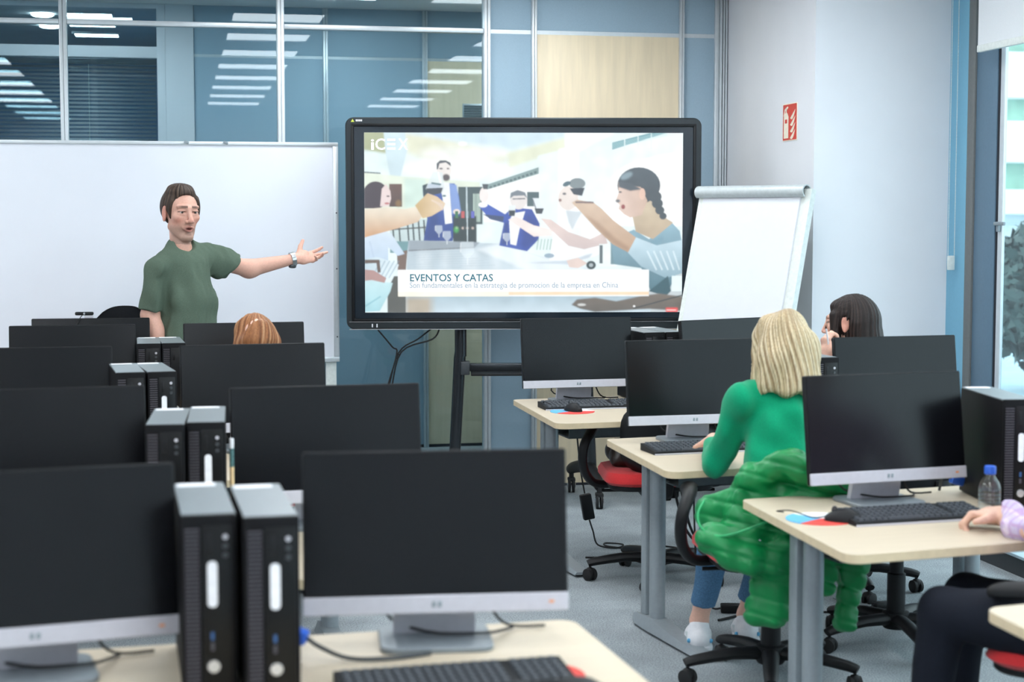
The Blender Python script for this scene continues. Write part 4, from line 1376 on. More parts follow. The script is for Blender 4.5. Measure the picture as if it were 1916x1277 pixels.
# webcam on the far monitor
wc = thing('webcam', 'small black webcam on top of the monitor beside the presenter', 'webcam', (-0.405, 7.995, ZD + 0.40))
obj('body', MB().box((-0.02, -0.008, 0.022), (0.085, 0.022, 0.016), None, 0.006), M['black'], wc)
obj('clip', MB().box((0.0, 0.0, 0.007), (0.04, 0.03, 0.012), None, 0.003), M['silver'], wc)
obj('lens', MB().lathe([(0.006, -0.002), (0.005, 0.003)], 12, (-0.02, -0.02, 0.022), Matrix.Rotation(R_(90), 3, 'X')), M['chrome'], wc)
obj('cable', MB().tube([(-0.02, 0.0, 0.02), (-0.035, -0.022, 0.008), (-0.06, -0.03, -0.04)], 0.002, 6, smooth=4), M['rubber'], wc)

# made-up stick filling the gap by the second towers, where background showed through
mk = thing('marker_pen', 'slim white and green marker standing beside the second pair of computers', 'marker', (0.138, 4.47, ZD))
obj('barrel', MB().lathe([(0.0055, 0.105), (0.006, 0.107), (0.006, 0.155)], 14, (0, 0, 0.1)), mat('marker_green', srgb(80, 120, 122), 0.4, var=0.5, scale=200), mk)
obj('cap', MB().lathe([(0.006, 0.255), (0.0062, 0.257), (0.0062, 0.28), (0.005, 0.282)], 14), M['label_white'], mk)
obj('tail', MB().lathe([(0.006, 0.0), (0.006, 0.19), (0.0062, 0.205)], 14), mat('marker_cream', srgb(226, 196, 150), 0.5), mk)

# ================================================================== CHAIRS
def make_chair(zb=0.66, hb=0.165):
    """origin on the floor under the column; the sitter faces +y"""
    t = thing('office_chair', '', 'chair')
    for k in range(5):
        a = R_(90 + 72 * k + 20)
        c, s = math.cos(a), math.sin(a)
        P = [(0.03 * c, 0.03 * s, 0.10), (0.14 * c, 0.14 * s, 0.102), (0.27 * c, 0.27 * s, 0.085), (0.305 * c, 0.305 * s, 0.075)]
        lg = obj('base_leg', MB().tube(P, [0.032, 0.028, 0.024, 0.02], 10, smooth=2, flat=(1.0, 0.75)), M['black'], t)
        ca = MB().lathe([(0.006, 0.045), (0.006, 0.08)], 8, (0.295 * c, 0.295 * s, 0))
        rot = Matrix.Rotation(a + 0.6, 3, 'Z') @ Matrix.Rotation(R_(90), 3, 'Y')
        for q in (-1, 1):
            off = Matrix.Rotation(a + 0.6, 3, 'Z') @ Vector((q * 0.014, 0, 0))
            ca.lathe([(0.018, -0.010), (0.027, -0.006), (0.027, 0.006), (0.018, 0.010)], 16, (0.295 * c + off[0], 0.295 * s + off[1], 0.027), rot)
        ca.ball((0.295 * c, 0.295 * s, 0.04), (0.022, 0.022, 0.02), 10, 6)
        obj('caster', ca, M['rubber'], lg)
    obj('base_hub', MB().lathe([(0.045, 0.065), (0.055, 0.08), (0.05, 0.125), (0.036, 0.13)], 20), M['black'], t)
    obj('gas_column', MB().lathe([(0.034, 0.12), (0.034, 0.27), (0.026, 0.275), (0.026, 0.39)], 18), M['black'], t)
    mech = obj('mechanism', MB().box((0, -0.01, 0.405), (0.16, 0.24, 0.05), None, 0.012).box((0, -0.12, 0.40), (0.07, 0.16, 0.035), None, 0.008), M['black_soft'], t)
    obj('lever', MB().tube([(0.05, 0.0, 0.40), (0.26, 0.02, 0.395)], 0.007, 8), M['black'], mech)
    obj('lever', MB().tube([(-0.05, 0.0, 0.40), (-0.24, 0.02, 0.395)], 0.007, 8), M['black'], mech)
    obj('seat_shell', MB().prism(rrect(-0.225, 0.225, -0.215, 0.225, 0.09), 0.425, 0.45, 0.006), M['black'], t)
    cu = MB()
    vs, fs = [], []
    n = 40
    ring = rrect(-0.245, 0.245, -0.23, 0.245, 0.11, 9)
    n = len(ring)
    lv = [(0.93, 0.445), (1.0, 0.46), (1.0, 0.482), (0.95, 0.502), (0.78, 0.512), (0.4, 0.508)]
    for s_, z in lv:
        for p in ring:
            zz = z - (0.02 * max(0, (p[1] * s_ - 0.12) / 0.12) ** 2 if z > 0.46 else 0)
            vs.append((p[0] * s_, p[1] * s_, zz))
    for i in range(len(lv) - 1):
        for k in range(n):
            fs.append((i * n + k, i * n + (k + 1) % n, (i + 1) * n + (k + 1) % n, (i + 1) * n + k))
    fs += [tuple(range(n))[::-1], tuple((len(lv) - 1) * n + k for k in range(n))]
    obj('seat_cushion', cu.add(vs, fs), M['red_fabric'], t)
    obj('back_bar', MB().tube([(0, -0.10, 0.40), (0, -0.24, 0.41), (0, -0.285, 0.50), (0, -0.275, 0.66)], 0.02, 10, smooth=4, flat=(1.6, 0.6)), M['black'], t)
    # curved backrest: a shell behind, a cushion in front
    def back(y0, th, sx, sz, zc, mname, nm, bulge):
        mb = MB()
        U, V = 12, 12
        front, rear = [], []
        for j in range(V + 1):
            v = -1 + 2 * j / V
            for i in range(U + 1):
                u = -1 + 2 * i / U
                # superellipse plan
                ex = (1 - 0.42 * abs(v) ** 4) if v > 0 else (1 - 0.3 * abs(v) ** 4)
                ez = 1 - 0.12 * abs(u) ** 3
                x = u * sx * ex
                z = zc + v * sz * ez
                y = y0 + 0.05 * u * u + 0.02 * v * v - 0.015 * v
                ed = (1 - max(abs(u), abs(v)) ** 6)
                front.append((x, y + bulge * ed, z))
                rear.append((x, y - th * (0.3 + 0.7 * ed), z))
        N = len(front)
        mb.v = front + rear
        for j in range(V):
            for i in range(U):
                a = j * (U + 1) + i
                b = a + 1
                c = a + U + 2
                d = a + U + 1
                mb.f.append((b, a, d, c))
                mb.f.append((N + a, N + b, N + c, N + d))
        rim = [i for i in range(U + 1)] + [(j + 1) * (U + 1) + U for j in range(V)] + [V * (U + 1) + U - 1 - i for i in range(U)] + [(V - 1 - j) * (U + 1) for j in range(V - 1)]
        for k in range(len(rim)):
            a, b = rim[k], rim[(k + 1) % len(rim)]
            mb.f.append((a, b, N + b, N + a))
        mb.m = [0] * len(mb.f)
        obj(nm, mb, M[mname], t, angle=60)
    back(-0.255, 0.016, 0.19, hb, zb, 'black', 'back_shell', 0.0)
    back(-0.250, 0.0, 0.185, hb - 0.005, zb, 'black_fabric', 'back_cushion', 0.028)
    for s in (-1, 1):
        P = [(s * 0.18, 0.02, 0.425), (s * 0.27, 0.0, 0.43), (s * 0.318, -0.03, 0.48), (s * 0.335, -0.06, 0.55), (s * 0.325, -0.06, 0.615), (s * 0.295, -0.01, 0.655), (s * 0.275, 0.07, 0.665), (s * 0.262, 0.16, 0.655), (s * 0.255, 0.20, 0.645)]
        obj('armrest', MB().tube(P, [0.020, 0.022, 0.022, 0.021, 0.021, 0.023, 0.027, 0.024, 0.014], 10, smooth=4, flat=(1.15, 0.85)), M['black'], t)
    return t
CHR = make_chair()
_cf = [True]
def chair(x, y, yaw, label, first=None):
    o = CHR if _cf[0] else copy_tree(CHR)
    _cf[0] = False
    o.location = (x, y, 0)
    o.rotation_euler = (0, 0, R_(yaw))
    o['label'] = label
    o['group'] = 'black office chairs with red seats'
    return o
chair(2.06, 6.96, -8, 'empty chair pushed under the front right desk with a bag on its red seat')
low_chair = make_chair(0.60, 0.15)
low_chair.location = (1.99, 5.33, 0)
low_chair.rotation_euler = (0, 0, R_(-4))
low_chair['group'] = 'black office chairs with red seats'
low_chair['label'] = 'chair of the woman in green, with the green jacket over its back'
chair(2.62, 5.70, 10, 'empty chair under the desk of the bluish monitor')
chair(2.80, 6.60, 12, 'chair of the dark-haired woman in plaid')
chair(2.345, 3.865, 42, 'chair with a red seat at the bottom right corner')
chair(0.555, 2.91, 8, 'blurred black chair back at the bottom edge')
chair(0.315, 6.80, 0, 'chair of the brown-haired person in the fourth row')
tch = make_chair(0.86, 0.27)
tch.location = (-0.33, 8.74, 0)
tch.rotation_euler = (0, 0, R_(165))
tch['label'] = "teacher's tall black chair in front of the whiteboard"
tch['group'] = 'black office chairs with red seats'

# ================================================================== PEOPLE: smooth blended volumes turned into one continuous skin
def V3(*a):
    return np.array(a, float)
def unit(v):
    v = np.asarray(v, float)
    return v / (np.linalg.norm(v) + 1e-12)
def axis_(lo, hi, h, zones):
    xs = [lo]
    while xs[-1] < hi:
        hh = h
        for a, b, hf in zones:
            if a <= xs[-1] <= b:
                hh = min(hh, hf)
        xs.append(xs[-1] + hh)
    return np.array(xs, np.float32)
def sdf_bounds(op):
    t = op[0]
    if t == 'c':
        a, b, ra, rb = op[1:5]
        r = max(ra, rb) * (op[7] if len(op) > 7 and op[6] is not None else 1.0)
        return np.minimum(a, b) - r, np.maximum(a, b) + r
    if t in ('e', 's'):
        r = max(op[2])
        return op[1] - r, op[1] + r
    return None
def sdf_mesh(name, ops, h, zones=(), disp=None, col=None):
    """ops in world coordinates: 'c' tapered capsule, 'e' ellipsoid, 's' carve ellipsoid, 'p' cut by a plane near a point, 'x' cut by a function"""
    bs = [sdf_bounds(o) for o in ops if o[0] in 'ce']
    lo = np.min([b[0] for b in bs], 0) - 0.03
    hi = np.max([b[1] for b in bs], 0) + 0.03
    ax = [axis_(lo[i], hi[i], h, [(z[0][i], z[1][i], z[2]) for z in zones]) for i in range(3)]
    D = np.full([len(a) for a in ax], 10.0, np.float32)
    for op in ops:
        t = op[0]
        if t in ('c', 'e', 's'):
            b0, b1 = sdf_bounds(op)
            k = op[5] if t == 'c' else op[4]
            pad = k * 1.3 + 0.022
        elif t == 'p':
            b0, b1 = op[1] - op[3], op[1] + op[3]
            pad = 0.0
        else:
            b0, b1, pad = lo, hi, 0.0
        i0 = [max(int(np.searchsorted(ax[i], b0[i] - pad)) - 1, 0) for i in range(3)]
        i1 = [min(int(np.searchsorted(ax[i], b1[i] + pad)) + 1, len(ax[i])) for i in range(3)]
        sl = tuple(slice(i0[i], i1[i]) for i in range(3))
        X = ax[0][sl[0]][:, None, None]
        Y = ax[1][sl[1]][None, :, None]
        Z = ax[2][sl[2]][None, None, :]
        old = D[sl]
        if t == 'c':
            a, b, ra, rb = op[1:5]
            qx, qy, qz = X - a[0], Y - a[1], Z - a[2]
            d_ = np.array(b - a, float)
            if len(op) > 7 and op[6] is not None:
                u, fac = op[6], op[7]
                s_ = (qx * u[0] + qy * u[1] + qz * u[2]) * (1 - 1 / fac)
                qx, qy, qz = qx - u[0] * s_, qy - u[1] * s_, qz - u[2] * s_
                d_ = d_ - u * (d_ @ u) * (1 - 1 / fac)
            L2 = float(d_ @ d_) + 1e-9
            tt = np.clip((qx * d_[0] + qy * d_[1] + qz * d_[2]) / L2, 0, 1)
            nd = np.sqrt((qx - tt * d_[0]) ** 2 + (qy - tt * d_[1]) ** 2 + (qz - tt * d_[2]) ** 2) - (ra + (rb - ra) * tt)
        elif t in ('e', 's'):
            c, r, Mx = op[1], op[2], op[3]
            qx, qy, qz = X - c[0], Y - c[1], Z - c[2]
            if Mx is not None:           # rows are the axes
                qx, qy, qz = (qx * Mx[0][0] + qy * Mx[0][1] + qz * Mx[0][2], qx * Mx[1][0] + qy * Mx[1][1] + qz * Mx[1][2], qx * Mx[2][0] + qy * Mx[2][1] + qz * Mx[2][2])
            k0 = np.sqrt((qx / r[0]) ** 2 + (qy / r[1]) ** 2 + (qz / r[2]) ** 2)
            k1 = np.sqrt((qx / r[0] ** 2) ** 2 + (qy / r[1] ** 2) ** 2 + (qz / r[2] ** 2) ** 2)
            nd = k0 * (k0 - 1.0) / (k1 + 1e-6)
        elif t == 'p':
            c, n = op[1], op[2]
            nd = (X - c[0]) * n[0] + (Y - c[1]) * n[1] + (Z - c[2]) * n[2]
            near = ((X - c[0]) ** 2 + (Y - c[1]) ** 2 + (Z - c[2]) ** 2) < op[3] ** 2
            D[sl] = np.where(near, np.maximum(old, nd), old)
            continue
        else:
            D[sl] = np.maximum(old, op[1](X, Y, Z))
            continue
        if t == 's':
            nd = -nd
            hh = np.clip(0.5 - 0.5 * (nd - old) / k, 0, 1)
            D[sl] = nd + (old - nd) * hh + k * hh * (1 - hh)
        else:
            hh = np.clip(0.5 + 0.5 * (nd - old) / k, 0, 1)
            D[sl] = nd + (old - nd) * hh - k * hh * (1 - hh)
    if disp is not None:
        nr = np.abs(D) < 0.05
        ii = np.nonzero(nr)
        D[nr] += disp(ax[0][ii[0]], ax[1][ii[1]], ax[2][ii[2]]).astype(np.float32)
    # --- surface nets
    S = D < 0
    c8 = [S[i:S.shape[0] - 1 + i, j:S.shape[1] - 1 + j, k:S.shape[2] - 1 + k] for i in (0, 1) for j in (0, 1) for k in (0, 1)]
    al = c8[0].copy()
    an = c8[0].copy()
    for q in c8[1:]:
        al &= q
        an |= q
    act = an & ~al
    I, J, K = np.nonzero(act)
    n = len(I)
    idx = np.full(act.shape, -1, np.int32)
    idx[I, J, K] = np.arange(n)
    offs = [(i, j, k) for i in (0, 1) for j in (0, 1) for k in (0, 1)]
    vals = np.stack([D[I + o[0], J + o[1], K + o[2]] for o in offs], 1)
    acc = np.zeros((n, 3), np.float32)
    cnt = np.zeros(n, np.float32)
    for p in range(8):
        for q in range(p + 1, 8):
            df = [offs[q][m] - offs[p][m] for m in range(3)]
            if sum(map(abs, df)) != 1:
                continue
            a, b = vals[:, p], vals[:, q]
            ms = (a < 0) != (b < 0)
            tt = np.where(ms, a / np.where(ms, a - b, 1), 0)
            for m in range(3):
                acc[:, m] += np.where(ms, offs[p][m] + tt * df[m], 0)
            cnt += ms
    acc /= cnt[:, None]
    co = np.stack([ax[0][I] + acc[:, 0] * np.diff(ax[0])[I], ax[1][J] + acc[:, 1] * np.diff(ax[1])[J], ax[2][K] + acc[:, 2] * np.diff(ax[2])[K]], 1)
    quads = []
    for axn in range(3):
        sh = [slice(None)] * 3
        s0, s1 = list(sh), list(sh)
        s0[axn], s1[axn] = slice(None, -1), slice(1, None)
        ch = S[tuple(s0)] != S[tuple(s1)]
        e = np.array(np.nonzero(ch))
        o1, o2 = [(1, 2), (2, 0), (0, 1)][axn]
        ok = (e[o1] >= 1) & (e[o2] >= 1) & (e[o1] < S.shape[o1] - 1) & (e[o2] < S.shape[o2] - 1)
        e = e[:, ok]
        flip = S[e[0], e[1], e[2]]
        q = []
        for a, b in ((-1, -1), (0, -1), (0, 0), (-1, 0)):
            c = e.copy()
            c[o1] += a
            c[o2] += b
            q.append(idx[c[0], c[1], c[2]])
        q = np.stack(q, 1)
        q[~flip] = q[~flip][:, ::-1]
        quads.append(q)
    quads = np.concatenate(quads)
    quads = quads[(quads >= 0).all(1)]
    return co, quads
def sdf_obj(name, ops, h, m, parent, base, zones=(), disp=None, col=None):
    co, quads = sdf_mesh(name, ops, h, zones, disp)
    cols = col(co) if col is not None else None
    return link_mesh(name, np_mesh(name, co - np.asarray(base), quads, cols, True), m, parent)

# ------------------------------------------------------------------ anatomy
class Head:
    def __init__(s, C, f, up=ZUP, sc=1.0):
        s.C, s.s = np.asarray(C, float), sc
        s.f = unit(f)
        s.u = unit(np.asarray(up, float) - s.f * (np.asarray(up, float) @ s.f))
        s.r = np.cross(s.f, s.u)                       # the person's right
        s.M = np.array([s.r, s.f, s.u])
    def w(s, x, y, z):
        return s.C + s.s * (x * s.r + y * s.f + z * s.u)
    def loc(s, X, Y, Z):
        qx, qy, qz = X - s.C[0], Y - s.C[1], Z - s.C[2]
        return [(qx * a[0] + qy * a[1] + qz * a[2]) / s.s for a in (s.r, s.f, s.u)]
    def cone(s, a, b, ra, rb, k=0.01):
        return ('c', s.w(*a), s.w(*b), ra * s.s, rb * s.s, k * s.s)
    def el(s, c, r, k=0.012, t='e'):
        return (t, s.w(*c), [q * s.s for q in r], s.M, k * s.s)
    def ops(s, ear=True, female=False):
        e, c = s.el, s.cone
        o = [e((0, -0.018, 0.036), (0.075, 0.095, 0.086)), e((0, 0.032, -0.018), (0.057, 0.064, 0.090), 0.03),
             c((-0.043, -0.002, -0.058), (-0.012, 0.066, -0.104), 0.020, 0.019, 0.022), c((0.043, -0.002, -0.058), (0.012, 0.066, -0.104), 0.020, 0.019, 0.022),
             e((0, 0.074, -0.102), (0.020, 0.017, 0.016), 0.015)]
        for q in (-1, 1):
            o += [e((q * 0.042, 0.060, -0.014), (0.020, 0.022, 0.017), 0.02),
                  c((q * 0.008, 0.092, 0.030), (q * 0.046, 0.076, 0.034), 0.010, 0.008, 0.012)]
        for q in (-1, 1):
            o.append(e((q * 0.031, 0.097, 0.010), (0.017, 0.014, 0.012), 0.010, 's'))
        for q in (-1, 1):
            o += [e((q * 0.031, 0.076, 0.010), (0.0135, 0.0135, 0.0135), 0.004),
                  c((q * 0.018, 0.0905, 0.0176), (q * 0.046, 0.0800, 0.0160), 0.0042, 0.0042, 0.005),
                  c((q * 0.019, 0.0885, -0.0002), (q * 0.044, 0.0790, 0.0012), 0.0045, 0.0042, 0.007)]
        o += [c((0, 0.093, 0.024), (0, 0.116, -0.024), 0.0085, 0.0105, 0.012), e((0, 0.1155, -0.030), (0.0115, 0.0125, 0.0098), 0.007)]
        for q in (-1, 1):
            o.append(e((q * 0.0125, 0.1025, -0.033), (0.0085, 0.0115, 0.008), 0.006))
        o += [c((-0.024, 0.086, -0.061), (0, 0.0985, -0.055), 0.0045, 0.0065, 0.006), c((0.024, 0.086, -0.061), (0, 0.0985, -0.055), 0.0045, 0.0065, 0.006),
              c((-0.021, 0.087, -0.066), (0.0, 0.0955, -0.075), 0.0045, 0.0075, 0.006), c((0.021, 0.087, -0.066), (0, 0.0955, -0.075), 0.0045, 0.0075, 0.006),
              e((0, 0.103, -0.0655), (0.017, 0.014, 0.0042), 0.004, 's'), e((0, 0.094, -0.088), (0.018, 0.010, 0.006), 0.008, 's')]
        if ear:
            for q in (-1, 1):
                o += [e((q * 0.078, -0.008, 0.004), (0.008, 0.020, 0.033), 0.008), e((q * 0.080, -0.004, -0.022), (0.006, 0.010, 0.013), 0.006),
                      e((q * 0.090, -0.002, 0.006), (0.009, 0.011, 0.020), 0.004, 's')]
        return o
    def paint(s, co, skin, lip=(176, 96, 88), brow=(66, 48, 40), stub=None):
        x, y, z = s.loc(co[:, 0], co[:, 1], co[:, 2])
        c = np.tile(np.array(srgb(*skin)), (len(co), 1))
        def mixin(m, rgb):
            nonlocal c
            m = np.clip(m, 0, 1)[:, None]
            c = c * (1 - m) + np.array(srgb(*rgb)) * m
        g = lambda a, b, r: np.exp(-((a / r[0]) ** 2 + (b / r[1]) ** 2))
        face = (y > 0.03)
        ax = np.abs(x)
        mixin(face * g(ax - 0.045, z + 0.028, (0.022, 0.018)) * 0.45, (206, 128, 112))
        mixin((y > 0.095) * g(x, z + 0.025, (0.016, 0.014)) * 0.35, (205, 125, 110))
        if stub:
            jaw = np.clip((-0.045 - z) / 0.02, 0, 1) * (z > -0.135) * (y > -0.01) * np.clip((y + 0.01) / 0.03, 0, 1)
            mous = g(x, z + 0.046, (0.026, 0.006)) * (y > 0.08)
            mixin(np.maximum(jaw * 0.55, mous * 0.5), stub)
        mixin((y > 0.07) * g(np.maximum(ax - 0.030, 0) * 1.0, z - (0.034 - 0.09 * np.maximum(ax - 0.034, 0)), (0.016, 0.0052)) * (ax > 0.010) * 0.95, brow)
        mixin((y > 0.07) * g(x, z + 0.0655 + 0.0, (0.021, 0.0125)) * 0.85, lip)
        mixin((y > 0.075) * g(x, z + 0.0655, (0.016, 0.0040)) * 0.97, (62, 22, 22))
        mixin((y > 0.07) * (np.hypot(ax - 0.031, (z - 0.010)) < 0.020) * g(ax - 0.031, z - 0.010, (0.020, 0.012)) * 0.3, (150, 92, 80))
        mixin((y > 0.072) * (np.abs(ax - 0.032) < 0.0155) * np.exp(-((z - 0.0130 + 6 * (ax - 0.032) ** 2) / 0.0020) ** 2) * 0.9, (40, 26, 24))
        mixin((np.abs(ax - 0.082) < 0.012) * (np.abs(y + 0.002) < 0.03) * (np.abs(z) < 0.04) * 0.4, (205, 120, 104))
        return c
    def eyes(s, parent, base):
        for q in (-1, 1):
            c = s.w(q * 0.031, 0.0775, 0.0095) - base
            b = obj('eye', MB().ball(c, 0.0131 * s.s, 16, 12), M['eye_white'], parent)
            lookd = unit(s.f)
            ir = c + lookd * 0.0098 * s.s
            obj('iris', MB().ball(ir, 0.0060 * s.s, 12, 8), M['iris'], b)

def hand(ops, W, d, n, side, s=1.0, curl=(20, 25, 20), spread=0.0, thumb_up=50, curls=None):
    """palm from wrist W along d; n = palm normal; side = +1/-1 picks the thumb side along cross(d, n)"""
    d, n = unit(d), unit(n - d * (n @ d))
    t = np.cross(d, n) * side
    ops.append(('c', W - d * 0.02 * s, W + d * 0.03 * s, 0.024 * s, 0.026 * s, 0.015 * s, t, 1.25))
    ops.append(('c', W + d * 0.025 * s, W + d * 0.078 * s, 0.0155 * s, 0.0135 * s, 0.012 * s, t, 2.7))
    ops.append(('e', W + d * 0.035 * s + t * 0.022 * s + n * 0.006 * s, [0.028 * s, 0.017 * s, 0.015 * s], np.array([d, t, n]), 0.012 * s))
    L = (0.070, 0.080, 0.075, 0.058)
    for i in range(4):
        off = (1.5 - i) * 0.0195
        p = W + d * (0.082 - 0.004 * abs(i - 1.2)) * s + t * off * s
        dd = unit(d + t * (1.5 - i) * spread)
        cu = curls[i] if curls else curl
        ang = 0
        r = 0.0092 * s if i < 3 else 0.0080 * s
        for j, fr in enumerate((0.46, 0.30, 0.26)):
            ang += cu[j]
            v = dd * math.cos(R_(ang)) + n * math.sin(R_(ang))
            q = p + v * L[i] * fr * s
            ops.append(('c', p, q, r, r * 0.9, 0.004 * s))
            p, r = q, r * 0.9
    b = W + d * 0.018 * s + t * 0.026 * s + n * 0.006 * s
    v1 = unit(d * math.cos(R_(thumb_up)) + t * math.sin(R_(thumb_up)) + n * 0.25)
    m_ = b + v1 * 0.042 * s
    v2 = unit(v1 + d * 0.25)
    ops += [('c', b, m_, 0.0145 * s, 0.0115 * s, 0.010 * s), ('c', m_, m_ + v2 * 0.034 * s, 0.0112 * s, 0.0085 * s, 0.004 * s)]

def limb(a, b, ra, rb, k=0.02, bulge=0.0, along=0.35):
    o = [('c', a, b, ra, rb, k)]
    if bulge:
        m = a + (b - a) * along
        o.append(('e', m, [abs(ra) * (1 + bulge)] * 2 + [np.linalg.norm(b - a) * 0.28], frame_of(b - a), k))
    return o
def frame_of(v):
    w_ = unit(v)
    u = np.cross(w_, (0.3, 0.5, 0.8))
    u = unit(u)
    return np.array([u, np.cross(w_, u), w_])

def cloth_folds(seed, amp, freq=28.0):
    r = np.random.default_rng(seed)
    K = r.normal(size=(7, 3)) * freq
    ph = r.uniform(0, 6.28, 7)
    def f(X, Y, Z):
        o = 0
        for i in range(7):
            o = o + np.sin(K[i, 0] * X + K[i, 1] * Y + K[i, 2] * Z * 0.6 + ph[i] + 0.8 * np.sin(9 * Z + i))
        return o / 7 * amp
    return f
def strands(H, seed, amp, n=34):
    r = np.random.default_rng(seed)
    fr = r.uniform(0.5, 1.6, 6) * n
    ph = r.uniform(0, 6.28, 6)
    def ang(X, Y, Z):
        x, y, z = H.loc(X, Y, Z)
        return np.arctan2(x, -(y + 0.0)) + 1.2 * np.sin(z * 14 + ph[0]) * 0.10, x, y, z
    def f(X, Y, Z):
        a, x, y, z = ang(X, Y, Z)
        o = 0
        for i in range(6):
            o = o + np.sin(fr[i] * a + ph[i] + z * (8 + 5 * i))
        return o / 6 * amp
    def c(co, cols, w=(0.4, 0.4, 0.2)):
        a, x, y, z = ang(co[:, 0], co[:, 1], co[:, 2])
        v = 0
        for i in range(6):
            v = v + np.sin(fr[i] * 1.3 * a + ph[(i + 2) % 6] * 2 + z * (14 + 3 * i))
        v = np.clip(0.5 + v / 6 * 1.1, 0, 1)
        cs = np.array([srgb(*q) for q in cols])
        pos = v * (len(cs) - 1)
        i0 = np.clip(pos.astype(int), 0, len(cs) - 2)
        t = (pos - i0)[:, None]
        return cs[i0] * (1 - t) + cs[i0 + 1] * t
    return f, c

M['skin'] = mat('skin', (1, 1, 1), 0.5, var=0.05, scale=120, vcol='Col', sss=0.08, spec=0.35)
M['hair'] = mat('hair', (1, 1, 1), 0.5, var=0.22, scale=260, stretch=(1, 1, 0.12), vcol='Col', spec=0.22, bump=0.6)
M['eye_white'] = mat('eye_white', srgb(176, 164, 158), 0.2)
M['iris'] = mat('iris', srgb(48, 34, 28), 0.15)
M['green_tee'] = mat('olive_green_jersey', srgb(88, 103, 90), 0.92, var=0.10, scale=260, bump=0.3, spec=0.15)
M['green_sweater'] = mat('bright_green_knit', srgb(10, 152, 108), 0.9, var=0.10, scale=300, bump=0.4, spec=0.15, sheen=0.15)
M['denim_blue'] = mat('washed_denim', srgb(82, 118, 150), 0.9, var=0.22, scale=180, bump=0.3, spec=0.15)
M['dark_cloth'] = mat('dark_navy_trousers', srgb(20, 24, 34), 0.85, var=0.12, scale=150, bump=0.2, spec=0.2)
M['white_shoe'] = mat('white_trainer', srgb(226, 226, 230), 0.55, var=0.05)
M['dark_shoe'] = mat('dark_shoe', srgb(34, 32, 32), 0.45)
M['steel'] = mat('watch_steel', srgb(190, 192, 194), 0.28, metal=0.9)

def check_mat(name, base, lines, scale, width=0.12):
    m = mat(name, base, 0.9, var=0.08, scale=200, bump=0.2, spec=0.15)
    nt = m.node_tree
    b = nt.nodes['Principled BSDF']
    tc = nt.nodes.new('ShaderNodeTexCoord')
    cur = b.inputs['Base Color'].links[0].from_socket
    sep = nt.nodes.new('ShaderNodeSeparateXYZ')
    nt.links.new(tc.outputs['Object'], sep.inputs['Vector'])
    for i, (ax, col, ph) in enumerate(lines):
        mu = nt.nodes.new('ShaderNodeMath')
        mu.operation = 'MULTIPLY_ADD'
        mu.inputs[1].default_value = scale
        mu.inputs[2].default_value = ph
        nt.links.new(sep.outputs[ax], mu.inputs[0])
        fr = nt.nodes.new('ShaderNodeMath')
        fr.operation = 'FRACT'
        nt.links.new(mu.outputs[0], fr.inputs[0])
        lt = nt.nodes.new('ShaderNodeMath')
        lt.operation = 'LESS_THAN'
        lt.inputs[1].default_value = width
        nt.links.new(fr.outputs[0], lt.inputs[0])
        mx = nt.nodes.new('ShaderNodeMix')
        mx.data_type = 'RGBA'
        sc2 = nt.nodes.new('ShaderNodeMath')
        sc2.operation = 'MULTIPLY'
        sc2.inputs[1].default_value = 0.75
        nt.links.new(lt.outputs[0], sc2.inputs[0])
        nt.links.new(sc2.outputs[0], mx.inputs['Factor'])
        nt.links.new(cur, mx.inputs['A'])
        mx.inputs['B'].default_value = (*col, 1)
        cur = mx.outputs['Result']
    nt.links.new(cur, b.inputs['Base Color'])
    return m
M['plaid'] = check_mat('navy_plaid', srgb(40, 40, 70), [('Z', srgb(200, 60, 70), 0.1), ('X', srgb(215, 190, 200), 0.3), ('Z', srgb(225, 215, 225), 0.6), ('Y', srgb(150, 50, 70), 0.5)], 22, 0.14)
M['lilac'] = check_mat('lilac_check_shirt', srgb(206, 194, 222), [('Z', srgb(196, 160, 200), 0.1), ('X', srgb(228, 214, 232), 0.4), ('Y', srgb(190, 160, 205), 0.2)], 34, 0.3)

